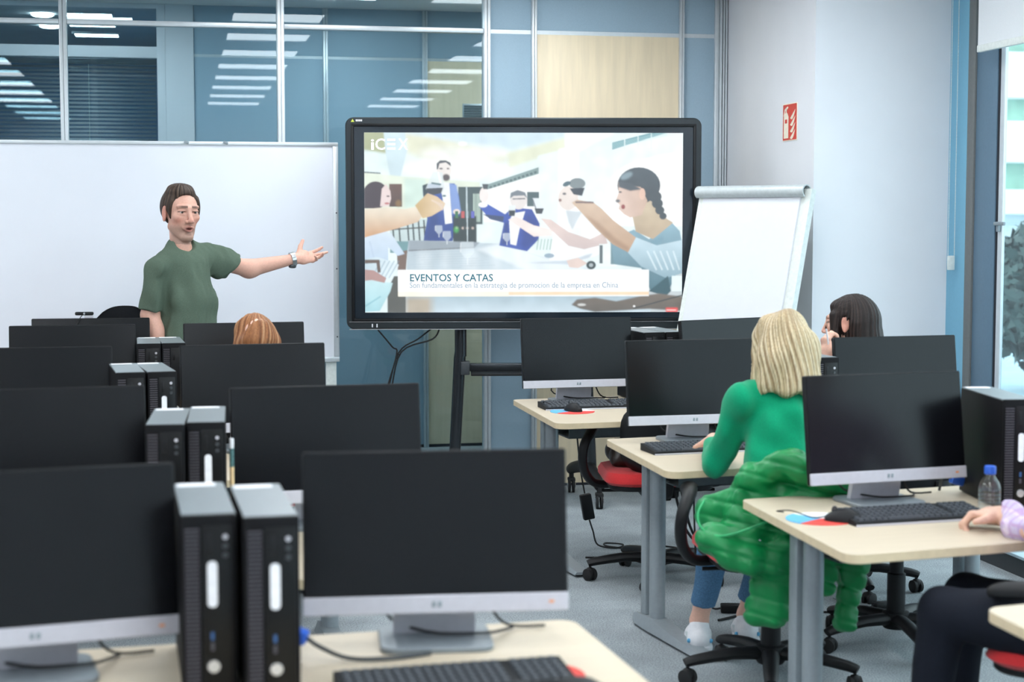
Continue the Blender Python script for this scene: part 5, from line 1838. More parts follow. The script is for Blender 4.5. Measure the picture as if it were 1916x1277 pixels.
def shoe(parent, base, ank, fdir, m, floor_z=0.0, L=0.27):
    f = unit(np.array([fdir[0], fdir[1], 0]))
    r = np.cross(f, ZUP)
    g0 = np.array([ank[0], ank[1], floor_z]) - f * 0.045
    o = [('c', g0 + ZUP * 0.045, g0 + f * 0.10 + ZUP * 0.042, 0.040, 0.040, 0.02), ('c', g0 + f * 0.10 + ZUP * 0.04, g0 + f * (L - 0.06) + ZUP * 0.032, 0.042, 0.032, 0.02, r, 1.2),
         ('c', g0 + f * 0.03 + ZUP * 0.05, g0 + f * 0.035 + ZUP * 0.085, 0.040, 0.038, 0.02),
         ('c', g0 + f * 0.06 + ZUP * 0.08, g0 + f * 0.14 + ZUP * 0.055, 0.026, 0.022, 0.02),
         ('x', lambda X, Y, Z: floor_z + 0.004 - Z + 0 * X + 0 * Y)]
    sh = sdf_obj('shoe', o, 0.0055, m, parent, base)
    so = [('c', g0 + ZUP * 0.02, g0 + f * (L - 0.055) + ZUP * 0.02, 0.046, 0.043, 0.01, r, 1.05), ('x', lambda X, Y, Z: np.maximum(floor_z + 0.001 - Z, Z - floor_z - 0.028) + 0 * X + 0 * Y)]
    sdf_obj('sole', so, 0.006, m, sh, base)
    if m is M['white_shoe']:
        lc_ = MB()
        for k in range(4):
            c0_ = g0 + f * (0.085 + 0.024 * k) + ZUP * (0.100 - 0.009 * k) - base
            lc_.tube([c0_ - r * 0.026 - ZUP * 0.012, c0_ + ZUP * 0.002, c0_ + r * 0.026 - ZUP * 0.012], 0.004, 6, smooth=3)
        obj('laces', lc_, M['pad_white'], sh)
        for q in (-1, 1):
            obj('side_stripe', MB().tube([g0 + r * q * 0.041 + f * 0.02 + ZUP * 0.035 - base, g0 + r * q * 0.043 + f * 0.06 + ZUP * 0.055 - base, g0 + r * q * 0.046 + f * 0.11 + ZUP * 0.045 - base], 0.005, 6, smooth=3), M['flip_grey'], sh)
            obj('heel_dot', MB().ball(g0 + r * q * 0.040 - f * 0.012 + ZUP * 0.045 - base, 0.008, 8, 6), M['pad_blue'], sh)
    return sh

# ------------------------------------------------------------------ the presenter
d0 = 8.0
def pm(px, py, dy=0.0):
    return at(px, py, d0 + dy)
man_base = pm(348, 405) * (1, 1, 0)
man = thing('person', 'man in an olive green t-shirt standing and pointing towards the display', 'person', man_base)
Hm = Head(pm(339, 401), unit(0.55 * RT - 0.83 * FH - 0.02 * ZUP), ZUP + 0.02 * RT, 1.06)
tl = unit(0.77 * RT + 0.64 * FH)                     # across the chest, towards his left arm
chest_n = unit(0.64 * RT - 0.77 * FH)
S_r = pm(298, 503, -0.11)
S_l = pm(392, 484, 0.11)
E_r = pm(281, 590, -0.10)
W_r = pm(302, 668, -0.14)
E_l = pm(464, 503, 0.26)
W_l = pm(546, 486, 0.36)
neck0 = pm(338, 462)
body = Hm.ops()
body += [('c', Hm.w(0, -0.034, -0.04), neck0, 0.045, 0.050, 0.015), ('c', Hm.w(0, -0.004, -0.085), neck0 + chest_n * 0.022, 0.030, 0.034, 0.02),
         ('c', neck0 - ZUP * 0.07, pm(346, 520), 0.055, 0.075, 0.05, tl, 1.5), ('c', pm(346, 520), pm(354, 690), 0.075, 0.075, 0.05, tl, 1.4)]
body += limb(S_r, E_r, 0.043, 0.040) + limb(E_r, W_r, 0.045, 0.029, bulge=0.02) + limb(S_l, E_l, 0.043, 0.042) + limb(E_l, W_l, 0.046, 0.0265)
body += [('e', E_l + 0.06 * (W_l - E_l) - ZUP * 0.006, [0.043, 0.043, 0.04], None, 0.02)]
hand(body, W_l + unit(W_l - E_l) * 0.028, pm(604, 480, 0.42) - W_l, -0.75 * FH + 0.55 * ZUP, -1, 1.0,
     curls=((8, 14, 10), (2, 6, 6), (10, 30, 22), (38, 46, 30)), spread=0.10, thumb_up=66)
hand(body, W_r, V3(0, 0, -1) + 0.25 * RT, -RT * 0.2 - FH, 1, 1.05)
hipc = pm(354, 700)
for q in (-1, 1):
    hp = hipc + tl * 0.085 * q
    kn = hp + V3(0, 0, -0.38) + 0.01 * FH
    an = np.array([hp[0], hp[1], 0.09])
    body += limb(hp, kn, 0.075, 0.052) + limb(kn, an, 0.055, 0.036)
zh = (Hm.C - 0.14, Hm.C + 0.14, 0.003)
zhand = (W_l - V3(0.05, 0.06, 0.08), W_l + V3(0.2, 0.2, 0.12), 0.0032)
def man_col(co):
    return Hm.paint(co, (212, 164, 146), stub=(136, 116, 104))
sdf_obj('body', body, 0.008, M['skin'], man, man_base, (zh, zhand), col=man_col)
Hm.eyes(man, man_base)
# hair: short, dark brown, swept to the side
def hair_cut(H, ys, zs, tilt=0.0):
    def f(X, Y, Z):
        x, y, z = H.loc(X, Y, Z)
        line = np.interp(y + 0 * x + 0 * z, ys, zs) + tilt * x * np.clip(y / 0.08, 0, 1)
        return (line - z) * 0.75 * H.s
    return f
hf, hc = strands(Hm, 3, 0.0036, 26)
ho = [Hm.el((0, -0.026, 0.034), (0.0835, 0.102, 0.094)), Hm.el((0.008, 0.018, 0.100), (0.054, 0.044, 0.026), 0.03),
      Hm.el((0.0, -0.02, 0.115), (0.05, 0.05, 0.02), 0.03),
      Hm.el((0.064, 0.030, 0.03), (0.013, 0.018, 0.05), 0.015), Hm.el((-0.064, 0.030, 0.03), (0.013, 0.018, 0.05), 0.015),
      ('x', hair_cut(Hm, [-0.13, -0.09, -0.05, -0.022, -0.018, 0.014, 0.026, 0.038, 0.046, 0.060, 0.08, 0.1, 0.13], [-0.095, -0.082, -0.06, -0.03, 0.036, 0.036, -0.028, -0.002, 0.060, 0.088, 0.098, 0.104, 0.110], -0.12))]
sdf_obj('hair', ho, 0.0032, M['hair'], man, man_base, disp=hf, col=lambda co: hc(co, ((40, 31, 27), (62, 49, 42), (92, 75, 64))))
# t-shirt: sleeves first, cut at their hems, then the trunk
hem_r = S_r + (E_r - S_r) * 0.90
hem_l = S_l + (E_l - S_l) * 0.60
sh = [('c', S_r, hem_r + unit(E_r - S_r) * 0.06, 0.058, 0.062, 0.03), ('c', S_l, hem_l + unit(E_l - S_l) * 0.08, 0.064, 0.056, 0.035),
      ('c', S_l - ZUP * 0.03, hem_l - ZUP * 0.024, 0.058, 0.046, 0.03),
      ('p', hem_r, unit(E_r - S_r), 0.17), ('p', hem_l, unit(unit(E_l - S_l) - 0.40 * ZUP), 0.17),
      ('c', pm(343, 500), pm(351, 560), 0.096, 0.100, 0.016, tl, 1.46), ('c', pm(351, 560), pm(353, 690), 0.100, 0.108, 0.03, tl, 1.32),
      ('c', neck0 - ZUP * 0.02, S_r + ZUP * 0.004, 0.054, 0.050, 0.035), ('c', neck0 - ZUP * 0.02, S_l + ZUP * 0.008, 0.056, 0.056, 0.05),
      ('c', neck0 - ZUP * 0.05, neck0 - ZUP * 0.004, 0.064, 0.062, 0.03),
      ('s', neck0 + ZUP * 0.05 + 0.012 * chest_n, [0.058, 0.058, 0.062], None, 0.005), ('s', neck0 + ZUP * 0.02 + 0.058 * chest_n, [0.052, 0.052, 0.042], None, 0.01),
      ('x', lambda X, Y, Z: 0.80 - Z + 0 * X + 0 * Y)]
def tee_disp(X, Y, Z, f1=cloth_folds(5, 0.020, 34), f2=cloth_folds(9, 0.008, 80)):
    fade = np.clip((np.sqrt((X - neck0[0]) ** 2 + (Y - neck0[1]) ** 2 + (Z - neck0[2]) ** 2) - 0.06) / 0.12, 0, 1)
    return fade * (f1(X, Y, Z * 0.4) + f2(X, Y, Z * 0.5))
sdf_obj('t_shirt', sh, 0.0052, M['green_tee'], man, man_base, disp=tee_disp)
tr = []
for q in (-1, 1):
    hp = hipc + tl * 0.085 * q
    kn = hp + V3(0, 0, -0.38) + 0.01 * FH
    tr += limb(hp + ZUP * 0.06, kn, 0.10, 0.072, 0.04) + limb(kn, np.array([hp[0], hp[1], 0.06]), 0.072, 0.062, 0.03)
tr += [('c', hipc + ZUP * 0.10, hipc + ZUP * 0.02, 0.10, 0.108, 0.04, tl, 1.32)]
sdf_obj('trousers', tr, 0.012, M['dark_cloth'], man, man_base, disp=cloth_folds(2, 0.004, 20))
for q in (-1, 1):
    hp = hipc + tl * 0.085 * q
    shoe(man, man_base, hp, unit(RT - 0.9 * FH), M['dark_shoe'])
# steel wrist watch
wd_ = unit(W_l - E_l)
wu = unit(np.cross(wd_, FH))
wv = np.cross(wd_, wu)
mb = MB()
wc0 = W_l - man_base + wd_ * 0.004
for k in range(16):
    a = 2 * math.pi * k / 16
    c_ = wc0 + wu * math.cos(a) * 0.034 + wv * math.sin(a) * 0.031
    t_ = unit(-wu * math.sin(a) + wv * math.cos(a))
    n_ = np.cross(wd_, t_)
    h_ = [c_ + wd_ * sx * 0.0105 + t_ * sy * 0.0062 + n_ * sz * 0.003 for sx in (-1, 1) for sy in (-1, 1) for sz in (-1, 1)]
    mb.add(h_, [(0, 1, 3, 2), (4, 6, 7, 5), (0, 4, 5, 1), (2, 3, 7, 6), (0, 2, 6, 4), (1, 5, 7, 3)])
wt = obj('wristwatch', mb, M['steel'], man, smooth=False)
wn = unit(-ZUP - 0.25 * FH)
rotw = Vector(wn).to_track_quat('Z', 'Y').to_matrix()
obj('dial', MB().lathe([(0.015, -0.004), (0.019, 0.0), (0.019, 0.007), (0.015, 0.010)], 20, wc0 + wn * 0.033, rotw), M['dark_grey'], wt)

# ------------------------------------------------------------------ seated people
def sitter(label, base, g, Hd, neck, S, E, W, hips, K, A, top_m, leg_m, shoe_m, skin, hair_fn, hands, sleeve=1.0, torso_r=0.105, wide=1.42, lip=(186, 104, 98), brow=(70, 52, 44),
           fold=7, cuff=0.96, trouser_end=0.97, h_body=0.008, eyes=True, ear=True, folds=0.018, zones=()):
    """S, E, W, K, A: pairs (left, right) of shoulder, elbow, wrist, knee, ankle; g faces forward"""
    t = thing('person', label, 'person', base)
    g = unit(g)
    lat = np.cross(g, ZUP)
    hc_ = (hips[0] + hips[1]) / 2
    sc_m = (S[0] + S[1]) / 2
    b = Hd.ops(ear)
    b += [('c', Hd.w(0, -0.030, -0.05), neck, 0.044, 0.05, 0.03), ('c', neck - ZUP * 0.06, (sc_m + hc_) / 2, 0.05, 0.07, 0.04, lat, 1.4), ('c', (sc_m + hc_) / 2, hc_, 0.07, 0.085, 0.04, lat, 1.3)]
    for i in (0, 1):
        b += limb(S[i], E[i], 0.038, 0.033) + limb(E[i], W[i], 0.036, 0.024)
        b += limb(hips[i], K[i], 0.065, 0.048) + limb(K[i], A[i], 0.048, 0.032)
        b += [('c', A[i], A[i] + g * 0.09 - ZUP * 0.03, 0.032, 0.028, 0.02)]
        hand(b, W[i], *hands[i])
    zs = [(Hd.C - 0.14, Hd.C + 0.14, 0.0038)] + list(zones)
    sdf_obj('body', b, h_body, M['skin'], t, base, zs, col=lambda co: Hd.paint(co, skin, lip, brow))
    if eyes:
        Hd.eyes(t, base)
    hair_fn(t)
    tp = []
    for i in (0, 1):
        hem = E[i] + (W[i] - E[i]) * cuff
        tp += [('c', S[i], E[i], 0.052, 0.046, 0.02), ('c', E[i], hem, 0.047, 0.036, 0.02), ('p', hem, unit(W[i] - E[i]), 0.09)]
    mid = sc_m * 0.45 + hc_ * 0.55
    tp += [('c', sc_m - ZUP * 0.07, mid, torso_r * 0.95, torso_r * 0.92, 0.03, lat, wide), ('c', mid, hc_ + ZUP * 0.02, torso_r * 0.92, torso_r * 1.08, 0.05, lat, wide * 0.97)]
    for i in (0, 1):
        tp += [('c', neck - ZUP * 0.03, S[i], 0.052, 0.054, 0.04)]
    tp += [('c', neck - ZUP * 0.05, neck, 0.06, 0.056, 0.03)]
    sdf_obj('top', tp, 0.0062, top_m, t, base, disp=cloth_folds(fold, folds, 38))
    tr = [('c', hc_ + ZUP * 0.03, hc_ + ZUP * 0.0, 0.108, 0.11, 0.04, lat, 1.4)]
    for i in (0, 1):
        e = K[i] + (A[i] - K[i]) * trouser_end
        tr += [('c', hips[i], K[i], 0.088, 0.066, 0.03), ('c', K[i], e, 0.064, 0.046, 0.025), ('p', e, unit(A[i] - K[i]), 0.08)]
    sdf_obj('trousers', tr, 0.0075, leg_m, t, base, disp=cloth_folds(fold + 1, 0.010, 24))
    for i in (0, 1):
        shoe(t, base, A[i], g, shoe_m, L=0.25)
    return t

def flat_cut(H, zmin=None, ymax=None, wav=0.0):
    def f(X, Y, Z):
        x, y, z = H.loc(X, Y, Z)
        d_ = np.full(np.broadcast(x, y, z).shape, -1.0)
        if zmin is not None:
            d_ = np.maximum(d_, zmin + wav * np.sin(x * 60) + 0.006 * np.sin(y * 90) - z)
        if ymax is not None:
            d_ = np.maximum(d_, y - ymax)
        return d_ * H.s
    return f

# --- blonde woman in the green sweater, seen from behind
bw = at(1468, 900, 5.55) * (1, 1, 0)
def pb(px, py, d):
    return at(px, py, d)
g_b = unit(FH * 0.98 + RT * 0.05)
Hb = Head(at(1466, 648, 5.62), unit(FH * 0.97 - RT * 0.18 - ZUP * 0.12), ZUP, 0.96)
def blonde_hair(t):
    f, c = strands(Hb, 11, 0.0032, 46)
    f2 = cloth_folds(31, 0.022, 36)
    o = [Hb.el((0, -0.02, 0.034), (0.098, 0.106, 0.096)), Hb.el((0, -0.028, -0.03), (0.112, 0.108, 0.11), 0.03),
         ('c', Hb.w(-0.045, -0.035, -0.02), Hb.w(-0.055, -0.04, -0.135), 0.062, 0.064, 0.03), ('c', Hb.w(0.045, -0.035, -0.02), Hb.w(0.055, -0.04, -0.14), 0.062, 0.064, 0.03),
         ('c', Hb.w(0.0, -0.05, -0.02), Hb.w(0.0, -0.06, -0.155), 0.07, 0.062, 0.03),
         ('c', Hb.w(-0.07, 0.03, 0.03), Hb.w(-0.078, 0.04, -0.12), 0.035, 0.035, 0.02), ('c', Hb.w(0.07, 0.03, 0.03), Hb.w(0.078, 0.04, -0.12), 0.035, 0.035, 0.02),
         ('x', flat_cut(Hb, -0.172, None, 0.012)), Hb.el((0, 0.11, -0.02), (0.055, 0.08, 0.10), 0.01, 's')]
    def dsp(X, Y, Z):
        return f(X, Y, Z) + f2(X, Y, Z)
    def cc(co):
        k = c(co, ((136, 112, 84), (176, 152, 116), (200, 180, 144), (218, 204, 174)))
        x, y, z = Hb.loc(co[:, 0], co[:, 1], co[:, 2])
        root = np.exp(-(x / 0.035) ** 2) * np.clip((z - 0.02) / 0.09, 0, 1) * 0.55       # darker parting at the crown
        k = k * (1 - root[:, None]) + np.array(srgb(140, 116, 92)) * root[:, None]
        return k
    sdf_obj('hair', o, 0.0042, M['hair'], t, bw, disp=dsp, col=cc)
nb = at(1468, 716, 5.60)
S_b = (at(1396, 748, 5.58), at(1538, 748, 5.60))
E_b = (at(1341, 866, 5.72), at(1592, 872, 5.66))
W_b = (at(1336, 824, 5.98), at(1560, 838, 6.0))
hp_b = (at(1415, 1012, 5.52), at(1512, 1012, 5.52))
K_b = (at(1342, 1002, 6.02), at(1440, 1002, 6.10))
A_b = (V3(*at(1308, 1168, 6.14)[:2], 0.105), V3(*at(1396, 1160, 6.24)[:2], 0.105))
blonde = sitter('blonde woman in a bright green sweater seated with her back to the camera', bw, g_b, Hb, nb, S_b, E_b, W_b, hp_b, K_b, A_b, M['green_sweater'], M['denim_blue'], M['white_shoe'],
    (224, 178, 158), blonde_hair, ((FH + 0.15 * RT - 0.25 * ZUP, -ZUP + 0.1 * FH, 1, 0.92, (18, 22, 18), 0.05), (FH - 0.2 * RT, -ZUP, -1, 0.92, (18, 22, 18), 0.05)), cuff=0.93, trouser_end=0.80, fold=15, torso_r=0.098, wide=1.40)

# --- dark-haired woman in plaid, in profile, hand at her chin
dw = at(1612, 900, 7.0) * (1, 1, 0)
Hd_ = Head(at(1590, 606, 7.0), unit(-RT * 0.86 + FH * 0.50 - ZUP * 0.06), ZUP, 0.98)
def dark_hair(t):
    f, c = strands(Hd_, 21, 0.0045, 30)
    o = [Hd_.el((0, -0.022, 0.036), (0.084, 0.103, 0.093)), ('c', Hd_.w(0.0, -0.05, 0.0), Hd_.w(0.0, -0.085, -0.22), 0.082, 0.075, 0.03, Hd_.r, 1.1),
         ('c', Hd_.w(-0.066, 0.048, 0.04), Hd_.w(-0.07, 0.040, -0.12), 0.018, 0.022, 0.02), ('c', Hd_.w(-0.062, -0.05, 0.0), Hd_.w(-0.066, -0.07, -0.2), 0.03, 0.03, 0.02),
         ('c', Hd_.w(0.06, 0.045, 0.03), Hd_.w(0.07, 0.03, -0.14), 0.028, 0.03, 0.02), Hd_.el((0, 0.040, 0.080), (0.058, 0.038, 0.024), 0.02),
         Hd_.el((-0.085, -0.008, 0.0), (0.02, 0.018, 0.034), 0.006, 's'), ('x', flat_cut(Hd_, -0.26, None, 0.008)), Hd_.el((0, 0.125, -0.02), (0.06, 0.068, 0.082), 0.008, 's')]
    sdf_obj('hair', o, 0.0042, M['hair'], t, dw, disp=f, col=lambda co: c(co, ((26, 20, 20), (38, 30, 28), (58, 46, 42))))
nd_ = at(1606, 660, 7.02)
S_d = (at(1570, 694, 6.92), at(1650, 694, 7.10))
E_d = (at(1556, 760, 6.86), at(1690, 770, 7.2))
W_d = (at(1549, 668, 6.90), at(1640, 742, 7.35))
hp_d = (at(1580, 860, 6.95), at(1660, 860, 7.0))
K_d = (at(1520, 850, 7.3), at(1610, 850, 7.36))
A_d = (V3(*at(1510, 1000, 7.35)[:2], 0.09), V3(*at(1600, 1000, 7.42)[:2], 0.09))
sitter('dark-haired woman in a navy plaid shirt resting her chin on her hand', dw, unit(FH - 0.55 * RT), Hd_, nd_, S_d, E_d, W_d, hp_d, K_d, A_d, M['plaid'], M['dark_cloth'], M['dark_shoe'],
    (222, 176, 156), dark_hair, ((ZUP * 0.92 - 0.12 * RT + 0.1 * FH, unit(0.9 * RT + 0.3 * FH), -1, 0.95, (50, 70, 50), 0.0), (-RT * 0.6 + FH * 0.5, -ZUP, -1, 0.92, (20, 25, 20), 0.03)), cuff=0.80, fold=19, torso_r=0.10,
    zones=((W_d[0] - 0.08, W_d[0] + 0.13, 0.004),))
pen = thing('pen', 'thin pen held at the chin of the dark-haired woman', 'pen', at(1548, 628, 6.86))
obj('barrel', MB().tube([(-0.01, -0.01, 0.03), (0.012, 0.01, -0.05)], 0.0038, 8), M['label_white'], pen)
obj('tip', MB().tube([(-0.01, -0.01, 0.03), (-0.0135, -0.0135, 0.043)], [0.0038, 0.001], 8), M['black'], pen)

# --- brown-haired person of the fourth row, only the crown shows above the monitors
ow_ = at(482, 900, 6.75) * (1, 1, 0)
Ho = Head(at(481, 650, 6.75), unit(FH * 0.95 - RT * 0.1 - ZUP * 0.2), ZUP, 0.98)
def brown_hair(t):
    f, c = strands(Ho, 41, 0.005, 24)
    o = [Ho.el((0, -0.022, 0.036), (0.086, 0.104, 0.094)), ('c', Ho.w(0.0, -0.045, 0.0), Ho.w(0.0, -0.06, -0.12), 0.078, 0.07, 0.03, Ho.r, 1.15), Ho.el((0.01, -0.105, 0.0), (0.045, 0.035, 0.04), 0.015),
         Ho.el((0, 0.12, -0.02), (0.06, 0.07, 0.085), 0.008, 's'), ('x', flat_cut(Ho, -0.16, None, 0.006))]
    f2 = cloth_folds(33, 0.020, 50)
    sdf_obj('hair', o, 0.004, M['hair'], t, ow_, disp=lambda X, Y, Z: f(X, Y, Z) + f2(X, Y, Z), col=lambda co: c(co, ((104, 64, 40), (132, 84, 52), (152, 100, 64), (176, 134, 98))))
no_ = at(482, 710, 6.76)
sitter('brown-haired person seated in the fourth row, only the top of the head showing', ow_, FH, Ho, no_, (at(410, 745, 6.75), at(555, 745, 6.75)), (at(395, 860, 6.85), at(570, 860, 6.85)),
    (at(440, 830, 7.1), at(525, 830, 7.1)), (at(440, 940, 6.72), at(525, 940, 6.72)), (at(440, 900, 7.2), at(520, 900, 7.2)), (V3(*at(440, 1000, 7.25)[:2], 0.09), V3(*at(520, 1000, 7.25)[:2], 0.09)),
    M['black_fabric'], M['dark_cloth'], M['dark_shoe'], (222, 176, 156), brown_hair, ((FH, -ZUP, 1, 0.92, (20, 25, 20), 0.03), (FH, -ZUP, -1, 0.92, (20, 25, 20), 0.03)), fold=23)

# --- person at the bottom right: a hand, a lilac sleeve and dark trousers
lw = at(1990, 1100, 4.35) * (1, 1, 0)
g_l = unit(-RT * 0.80 + FH * 0.60)
Hl = Head(at(2030, 600, 4.40), unit(-RT * 0.6 + FH * 0.8), ZUP, 1.0)
def lilac_hair(t):
    f, c = strands(Hl, 51, 0.004, 24)
    o = [Hl.el((0, -0.024, 0.036), (0.084, 0.102, 0.094)), ('x', hair_cut(Hl, [-0.13, -0.09, -0.05, -0.022, 0.014, 0.03, 0.05, 0.1], [-0.09, -0.08, -0.06, 0.02, 0.036, 0.03, 0.06, 0.085]))]
    sdf_obj('hair', o, 0.0045, M['hair'], t, lw, disp=f, col=lambda co: c(co, ((40, 32, 28), (60, 48, 42), (80, 66, 58))))
nl = at(2030, 715, 4.38)
S_l2 = (at(2000, 790, 4.25), at(2110, 790, 4.50))
E_l2 = (at(1968, 1010, 4.36), at(2120, 1010, 4.66))
W_l2 = (at(1872, 966, 4.64), at(1990, 960, 4.85))
hp_l = (at(1960, 1175, 4.20), at(2035, 1175, 4.42))
K_l = (at(1765, 1146, 4.36), at(1810, 1120, 4.72))
A_l = (V3(*at(1722, 1330, 4.40)[:2], 0.10), V3(*at(1790, 1330, 4.75)[:2], 0.10))
sitter('person at the right edge in dark trousers and a lilac checked shirt', lw, g_l, Hl, nl, S_l2, E_l2, W_l2, hp_l, K_l, A_l, M['lilac'], M['dark_cloth'], M['dark_shoe'],
    (222, 178, 156), lilac_hair, ((unit(-RT * 0.95 + FH * 0.25 - ZUP * 0.02), -ZUP - 0.25 * FH, 1, 1.0, (48, 55, 35), 0.0), (-RT * 0.5 + FH, -ZUP, -1, 1.0, (20, 30, 25), 0.03)), cuff=0.92, fold=27, torso_r=0.11, folds=0.03,
    zones=((W_l2[0] - V3(0.2, 0.1, 0.1), W_l2[0] + V3(0.1, 0.15, 0.1), 0.0042),))

# --- green quilted jacket over the chair back of the blonde woman
jb = V3(2.02, 5.02, 0.0)
jk = thing('quilted_jacket', 'bright green quilted puffer jacket hung over the chair back', 'jacket', jb)
M['jacket'] = mat('green_nylon', srgb(8, 130, 68), 0.40, var=0.12, scale=14, spec=0.4, bump=0.25)
def pj(px, py, d):
    return at(px, py, d)
quilt_dir = unit(FH * 0.2 + ZUP + RT * 0.28)
def jacket_disp(X, Y, Z, f1=cloth_folds(61, 0.022, 24), f2=cloth_folds(66, 0.009, 70)):
    s_ = X * quilt_dir[0] + Y * quilt_dir[1] + Z * quilt_dir[2]
    q_ = np.abs(s_ / 0.052 - np.round(s_ / 0.052)) * 0.052
    return 0.0048 * np.exp(-(q_ / 0.007) ** 2) + f1(X, Y, Z) + f2(X, Y, Z)
jo = [('c', pj(1405, 900, 5.24), pj(1480, 868, 5.20), 0.046, 0.054, 0.03), ('c', pj(1480, 868, 5.20), pj(1580, 900, 5.18), 0.054, 0.05, 0.03),          # collar over the back rest
      ('c', pj(1420, 930, 5.26), pj(1560, 940, 5.24), 0.055, 0.055, 0.03),
      ('c', pj(1325, 955, 5.34), pj(1400, 930, 5.28), 0.042, 0.055, 0.03), ('c', pj(1325, 955, 5.34), pj(1350, 1000, 5.30), 0.04, 0.045, 0.03),             # shoulder bulge to the left
      ('c', pj(1340, 1008, 5.30), pj(1440, 1030, 5.24), 0.048, 0.06, 0.02), ('c', pj(1400, 985, 5.24), pj(1560, 1010, 5.20), 0.07, 0.07, 0.04),
      ('c', pj(1335, 1008, 5.20), pj(1440, 1050, 5.18), 0.046, 0.06, 0.02), ('c', pj(1365, 1036, 5.20), pj(1440, 1066, 5.20), 0.032, 0.034, 0.02),
      ('c', pj(1448, 1010, 5.20), pj(1436, 1150, 5.22), 0.040, 0.040, 0.015, RT, 1.9),           # hanging left panel
      ('c', pj(1520, 1020, 5.16), pj(1525, 1100, 5.16), 0.05, 0.036, 0.03, RT, 2.0),
      ('c', pj(1606, 1000, 5.22), pj(1590, 1075, 5.2), 0.05, 0.042, 0.03), ('c', pj(1590, 1060, 5.2), pj(1582, 1160, 5.2), 0.040, 0.037, 0.02),
      ('c', pj(1322, 1008, 5.16), pj(1400, 1050, 5.16), 0.034, 0.05, 0.02)]
sdf_obj('shell', jo, 0.0046, M['jacket'], jk, jb, disp=jacket_disp)
obj('hem_piping', MB().tube([at(*q) - jb for q in ((1318, 938, 5.20), (1306, 962, 5.18), (1312, 988, 5.16), (1340, 1004, 5.14), (1385, 996, 5.13), (1440, 975, 5.12), (1480, 968, 5.12))], 0.0045, 8, smooth=5, flat=(1.0, 1.0)), mat('pale_green_piping', srgb(40, 165, 100), 0.5), jk)
for px, py in ((1421, 1013), (1433, 1032)):
    c_ = at(px, py, 5.145)
    obj('snap_button', MB().lathe([(0.006, -0.003), (0.006, 0.001), (0.004, 0.003)], 12, c_ - jb, Vector(-FH).to_track_quat('Z', 'Y').to_matrix()), M['chrome'], jk)

# ================================================================== SMALL THINGS
bo = thing('water_bottle', 'small clear water bottle with a blue cap', 'bottle', at(1851, 962, 4.72) * (1, 1, 0) + (0, 0, ZD))
prof = [(0.024, 0.0), (0.030, 0.004), (0.0315, 0.012)]
for k in range(7):
    z = 0.02 + k * 0.011
    prof += [(0.0315, z), (0.0300, z + 0.004), (0.0315, z + 0.008)]
prof += [(0.031, 0.105), (0.026, 0.122), (0.016, 0.136), (0.0135, 0.142), (0.0135, 0.15)]
M['pet'] = glass('clear_bottle_plastic', (0.93, 0.96, 0.97), 0.04, 0.03)
obj('bottle_body', MB().lathe(prof, 24), M['pet'], bo)
obj('cap', MB().lathe([(0.0155, 0.145), (0.0165, 0.147), (0.0165, 0.165), (0.0145, 0.168)], 20), M['blue_plug'], bo)
# bag on the seat of the front chair
bgb = V3(2.01, 7.00, 0.512)
bag = thing('shoulder_bag', 'dark brown leather bag lying on the red seat under the front desk', 'bag', bgb)
M['leather'] = mat('dark_leather', srgb(44, 34, 30), 0.35, var=0.3, scale=30, bump=0.5)
bo_ops = [('c', bgb + V3(-0.12, -0.05, 0.05), bgb + V3(0.13, -0.03, 0.05), 0.05, 0.05, 0.02), ('c', bgb + V3(-0.10, 0.05, 0.06), bgb + V3(0.12, 0.05, 0.065), 0.055, 0.055, 0.02),
          ('c', bgb + V3(-0.14, -0.08, 0.03), bgb + V3(0.0, -0.10, 0.03), 0.028, 0.03, 0.015), ('x', lambda X, Y, Z: 0.514 - Z + 0 * X + 0 * Y)]
sdf_obj('pouch', bo_ops, 0.006, M['leather'], bag, bgb, disp=cloth_folds(71, 0.02, 34))
obj('strap', MB().tube([(-0.12, -0.06, 0.10), (-0.05, -0.10, 0.125), (0.05, -0.09, 0.12), (0.12, -0.03, 0.11)], 0.009, 8, smooth=5, flat=(1.4, 0.5)), M['leather'], bag)
# power adapters, cables and the floor outlet
pa = thing('power_adapter', 'black power adapter hanging by its cord near the display stand', 'adapter', (1.93, 7.70, 0.14))
obj('brick', MB().box((0, 0, 0.06), (0.055, 0.035, 0.125), (0, R_(-10), 0), 0.006), M['black'], pa)
obj('cord', MB().tube([(0.012, 0, -0.005), (0.03, 0, -0.06), (0.05, -0.02, -0.125), (0.13, -0.06, -0.135), (0.18, 0.0, -0.132), (0.11, 0.06, -0.134), (0.10, -0.02, -0.134), (0.24, -0.12, -0.134), (0.34, -0.05, -0.135), (0.42, -0.12, -0.134)], 0.004, 7, smooth=6), M['rubber'], pa)
obj('cord', MB().tube([(-0.012, 0, 0.125), (-0.03, 0.02, 0.25), (-0.05, 0.02, 0.44), (-0.06, 0.03, 0.5)], 0.004, 7, smooth=4), M['rubber'], pa)
lc = thing('floor_cable', 'loop of black cable on the carpet left of the grey desk leg', 'cable', (2.16, 7.35, 0.0))
P = [(0.10 * math.cos(a) * (1 + 0.02 * a), 0.16 * math.sin(a), 0.006 + 0.002 * a) for a in np.linspace(0, 11, 26)]
obj('coil', MB().tube([(-0.3, 0.1, 0.005)] + P + [(0.2, -0.2, 0.006), (0.4, -0.2, 0.005)], 0.0042, 7, smooth=3), M['rubber'], lc)
p2_ = thing('power_adapter', 'black power adapter on the carpet behind the white trainers', 'adapter', (2.20, 6.30, 0.0), R_(-15))
obj('brick', MB().box((0, 0, 0.017), (0.12, 0.05, 0.034), None, 0.005), M['black'], p2_)
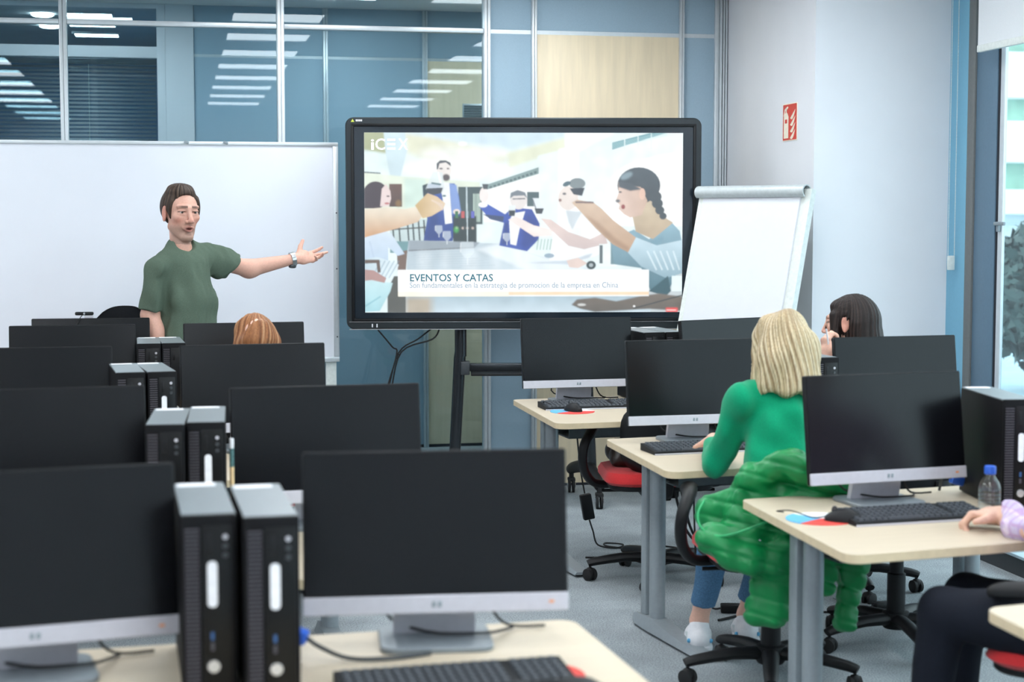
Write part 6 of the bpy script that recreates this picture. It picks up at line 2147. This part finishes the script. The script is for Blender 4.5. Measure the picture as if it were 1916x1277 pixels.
obj('cord', MB().tube([(-0.06, 0, 0.016), (-0.10, 0.02, 0.02), (-0.15, 0.1, 0.12), (-0.17, 0.12, 0.55)], 0.004, 7, smooth=5), M['rubber'], p2_)
dc = thing('hanging_cables', 'two black cables hanging under the desk of the woman in green', 'cable', (2.06, 6.75, 0.0))
for k in range(2):
    obj('cord', MB().tube([(0.02 * k, 0, 0.56), (0.03 + 0.03 * k, 0, 0.38), (0.10 + 0.02 * k, 0.02, 0.22), (0.28, 0.05, 0.10), (0.40, 0.1, 0.012)], 0.006, 7, smooth=6), M['rubber'], dc)
fb = thing('floor_outlet', 'square outlet cover let into the carpet under the right desks', 'outlet', (2.82, 6.33, 0.0), R_(5))
obj('plate', MB().box((0, 0, 0.003), (0.26, 0.26, 0.006), None, 0.002), M['alu_groove'], fb)
obj('lid', MB().box((0, 0, 0.008), (0.22, 0.22, 0.005), None, 0.002), M['carpet'], fb)
obj('plug', MB().box((-0.02, -0.11, 0.02), (0.10, 0.05, 0.028), None, 0.006), M['black'], fb)
obj('cord', MB().tube([(-0.07, -0.11, 0.02), (-0.2, -0.14, 0.01), (-0.5, -0.02, 0.006), (-0.75, -0.1, 0.006)], 0.005, 7, smooth=5), M['rubber'], fb)
# video plugs beside two monitors
for x, y, rz, lab in ((0.225, 3.26, -20, 'bright blue video plug at the foot of the largest foreground monitor'), (2.405, 4.80, 0, 'blue video plug behind the near right monitor')):
    vp = thing('video_plug', lab, 'plug', (x, y, ZD), R_(rz))
    obj('connector', MB().box((0, 0, 0.045), (0.042, 0.03, 0.03), (0, 0.3, 0), 0.006), M['blue_plug'], vp)
    obj('cord', MB().tube([(0.02, 0, 0.040), (0.05, -0.01, 0.025), (0.11, -0.02, 0.008), (0.19, 0.0, 0.006), (0.26, 0.05, 0.006)], 0.0045, 7, smooth=5), M['dark_grey'], vp)
    obj('support', MB().tube([(-0.018, 0, 0.05), (-0.03, 0.03, 0.07), (-0.03, 0.06, 0.004)], 0.0045, 7, smooth=4), M['dark_grey'], vp)
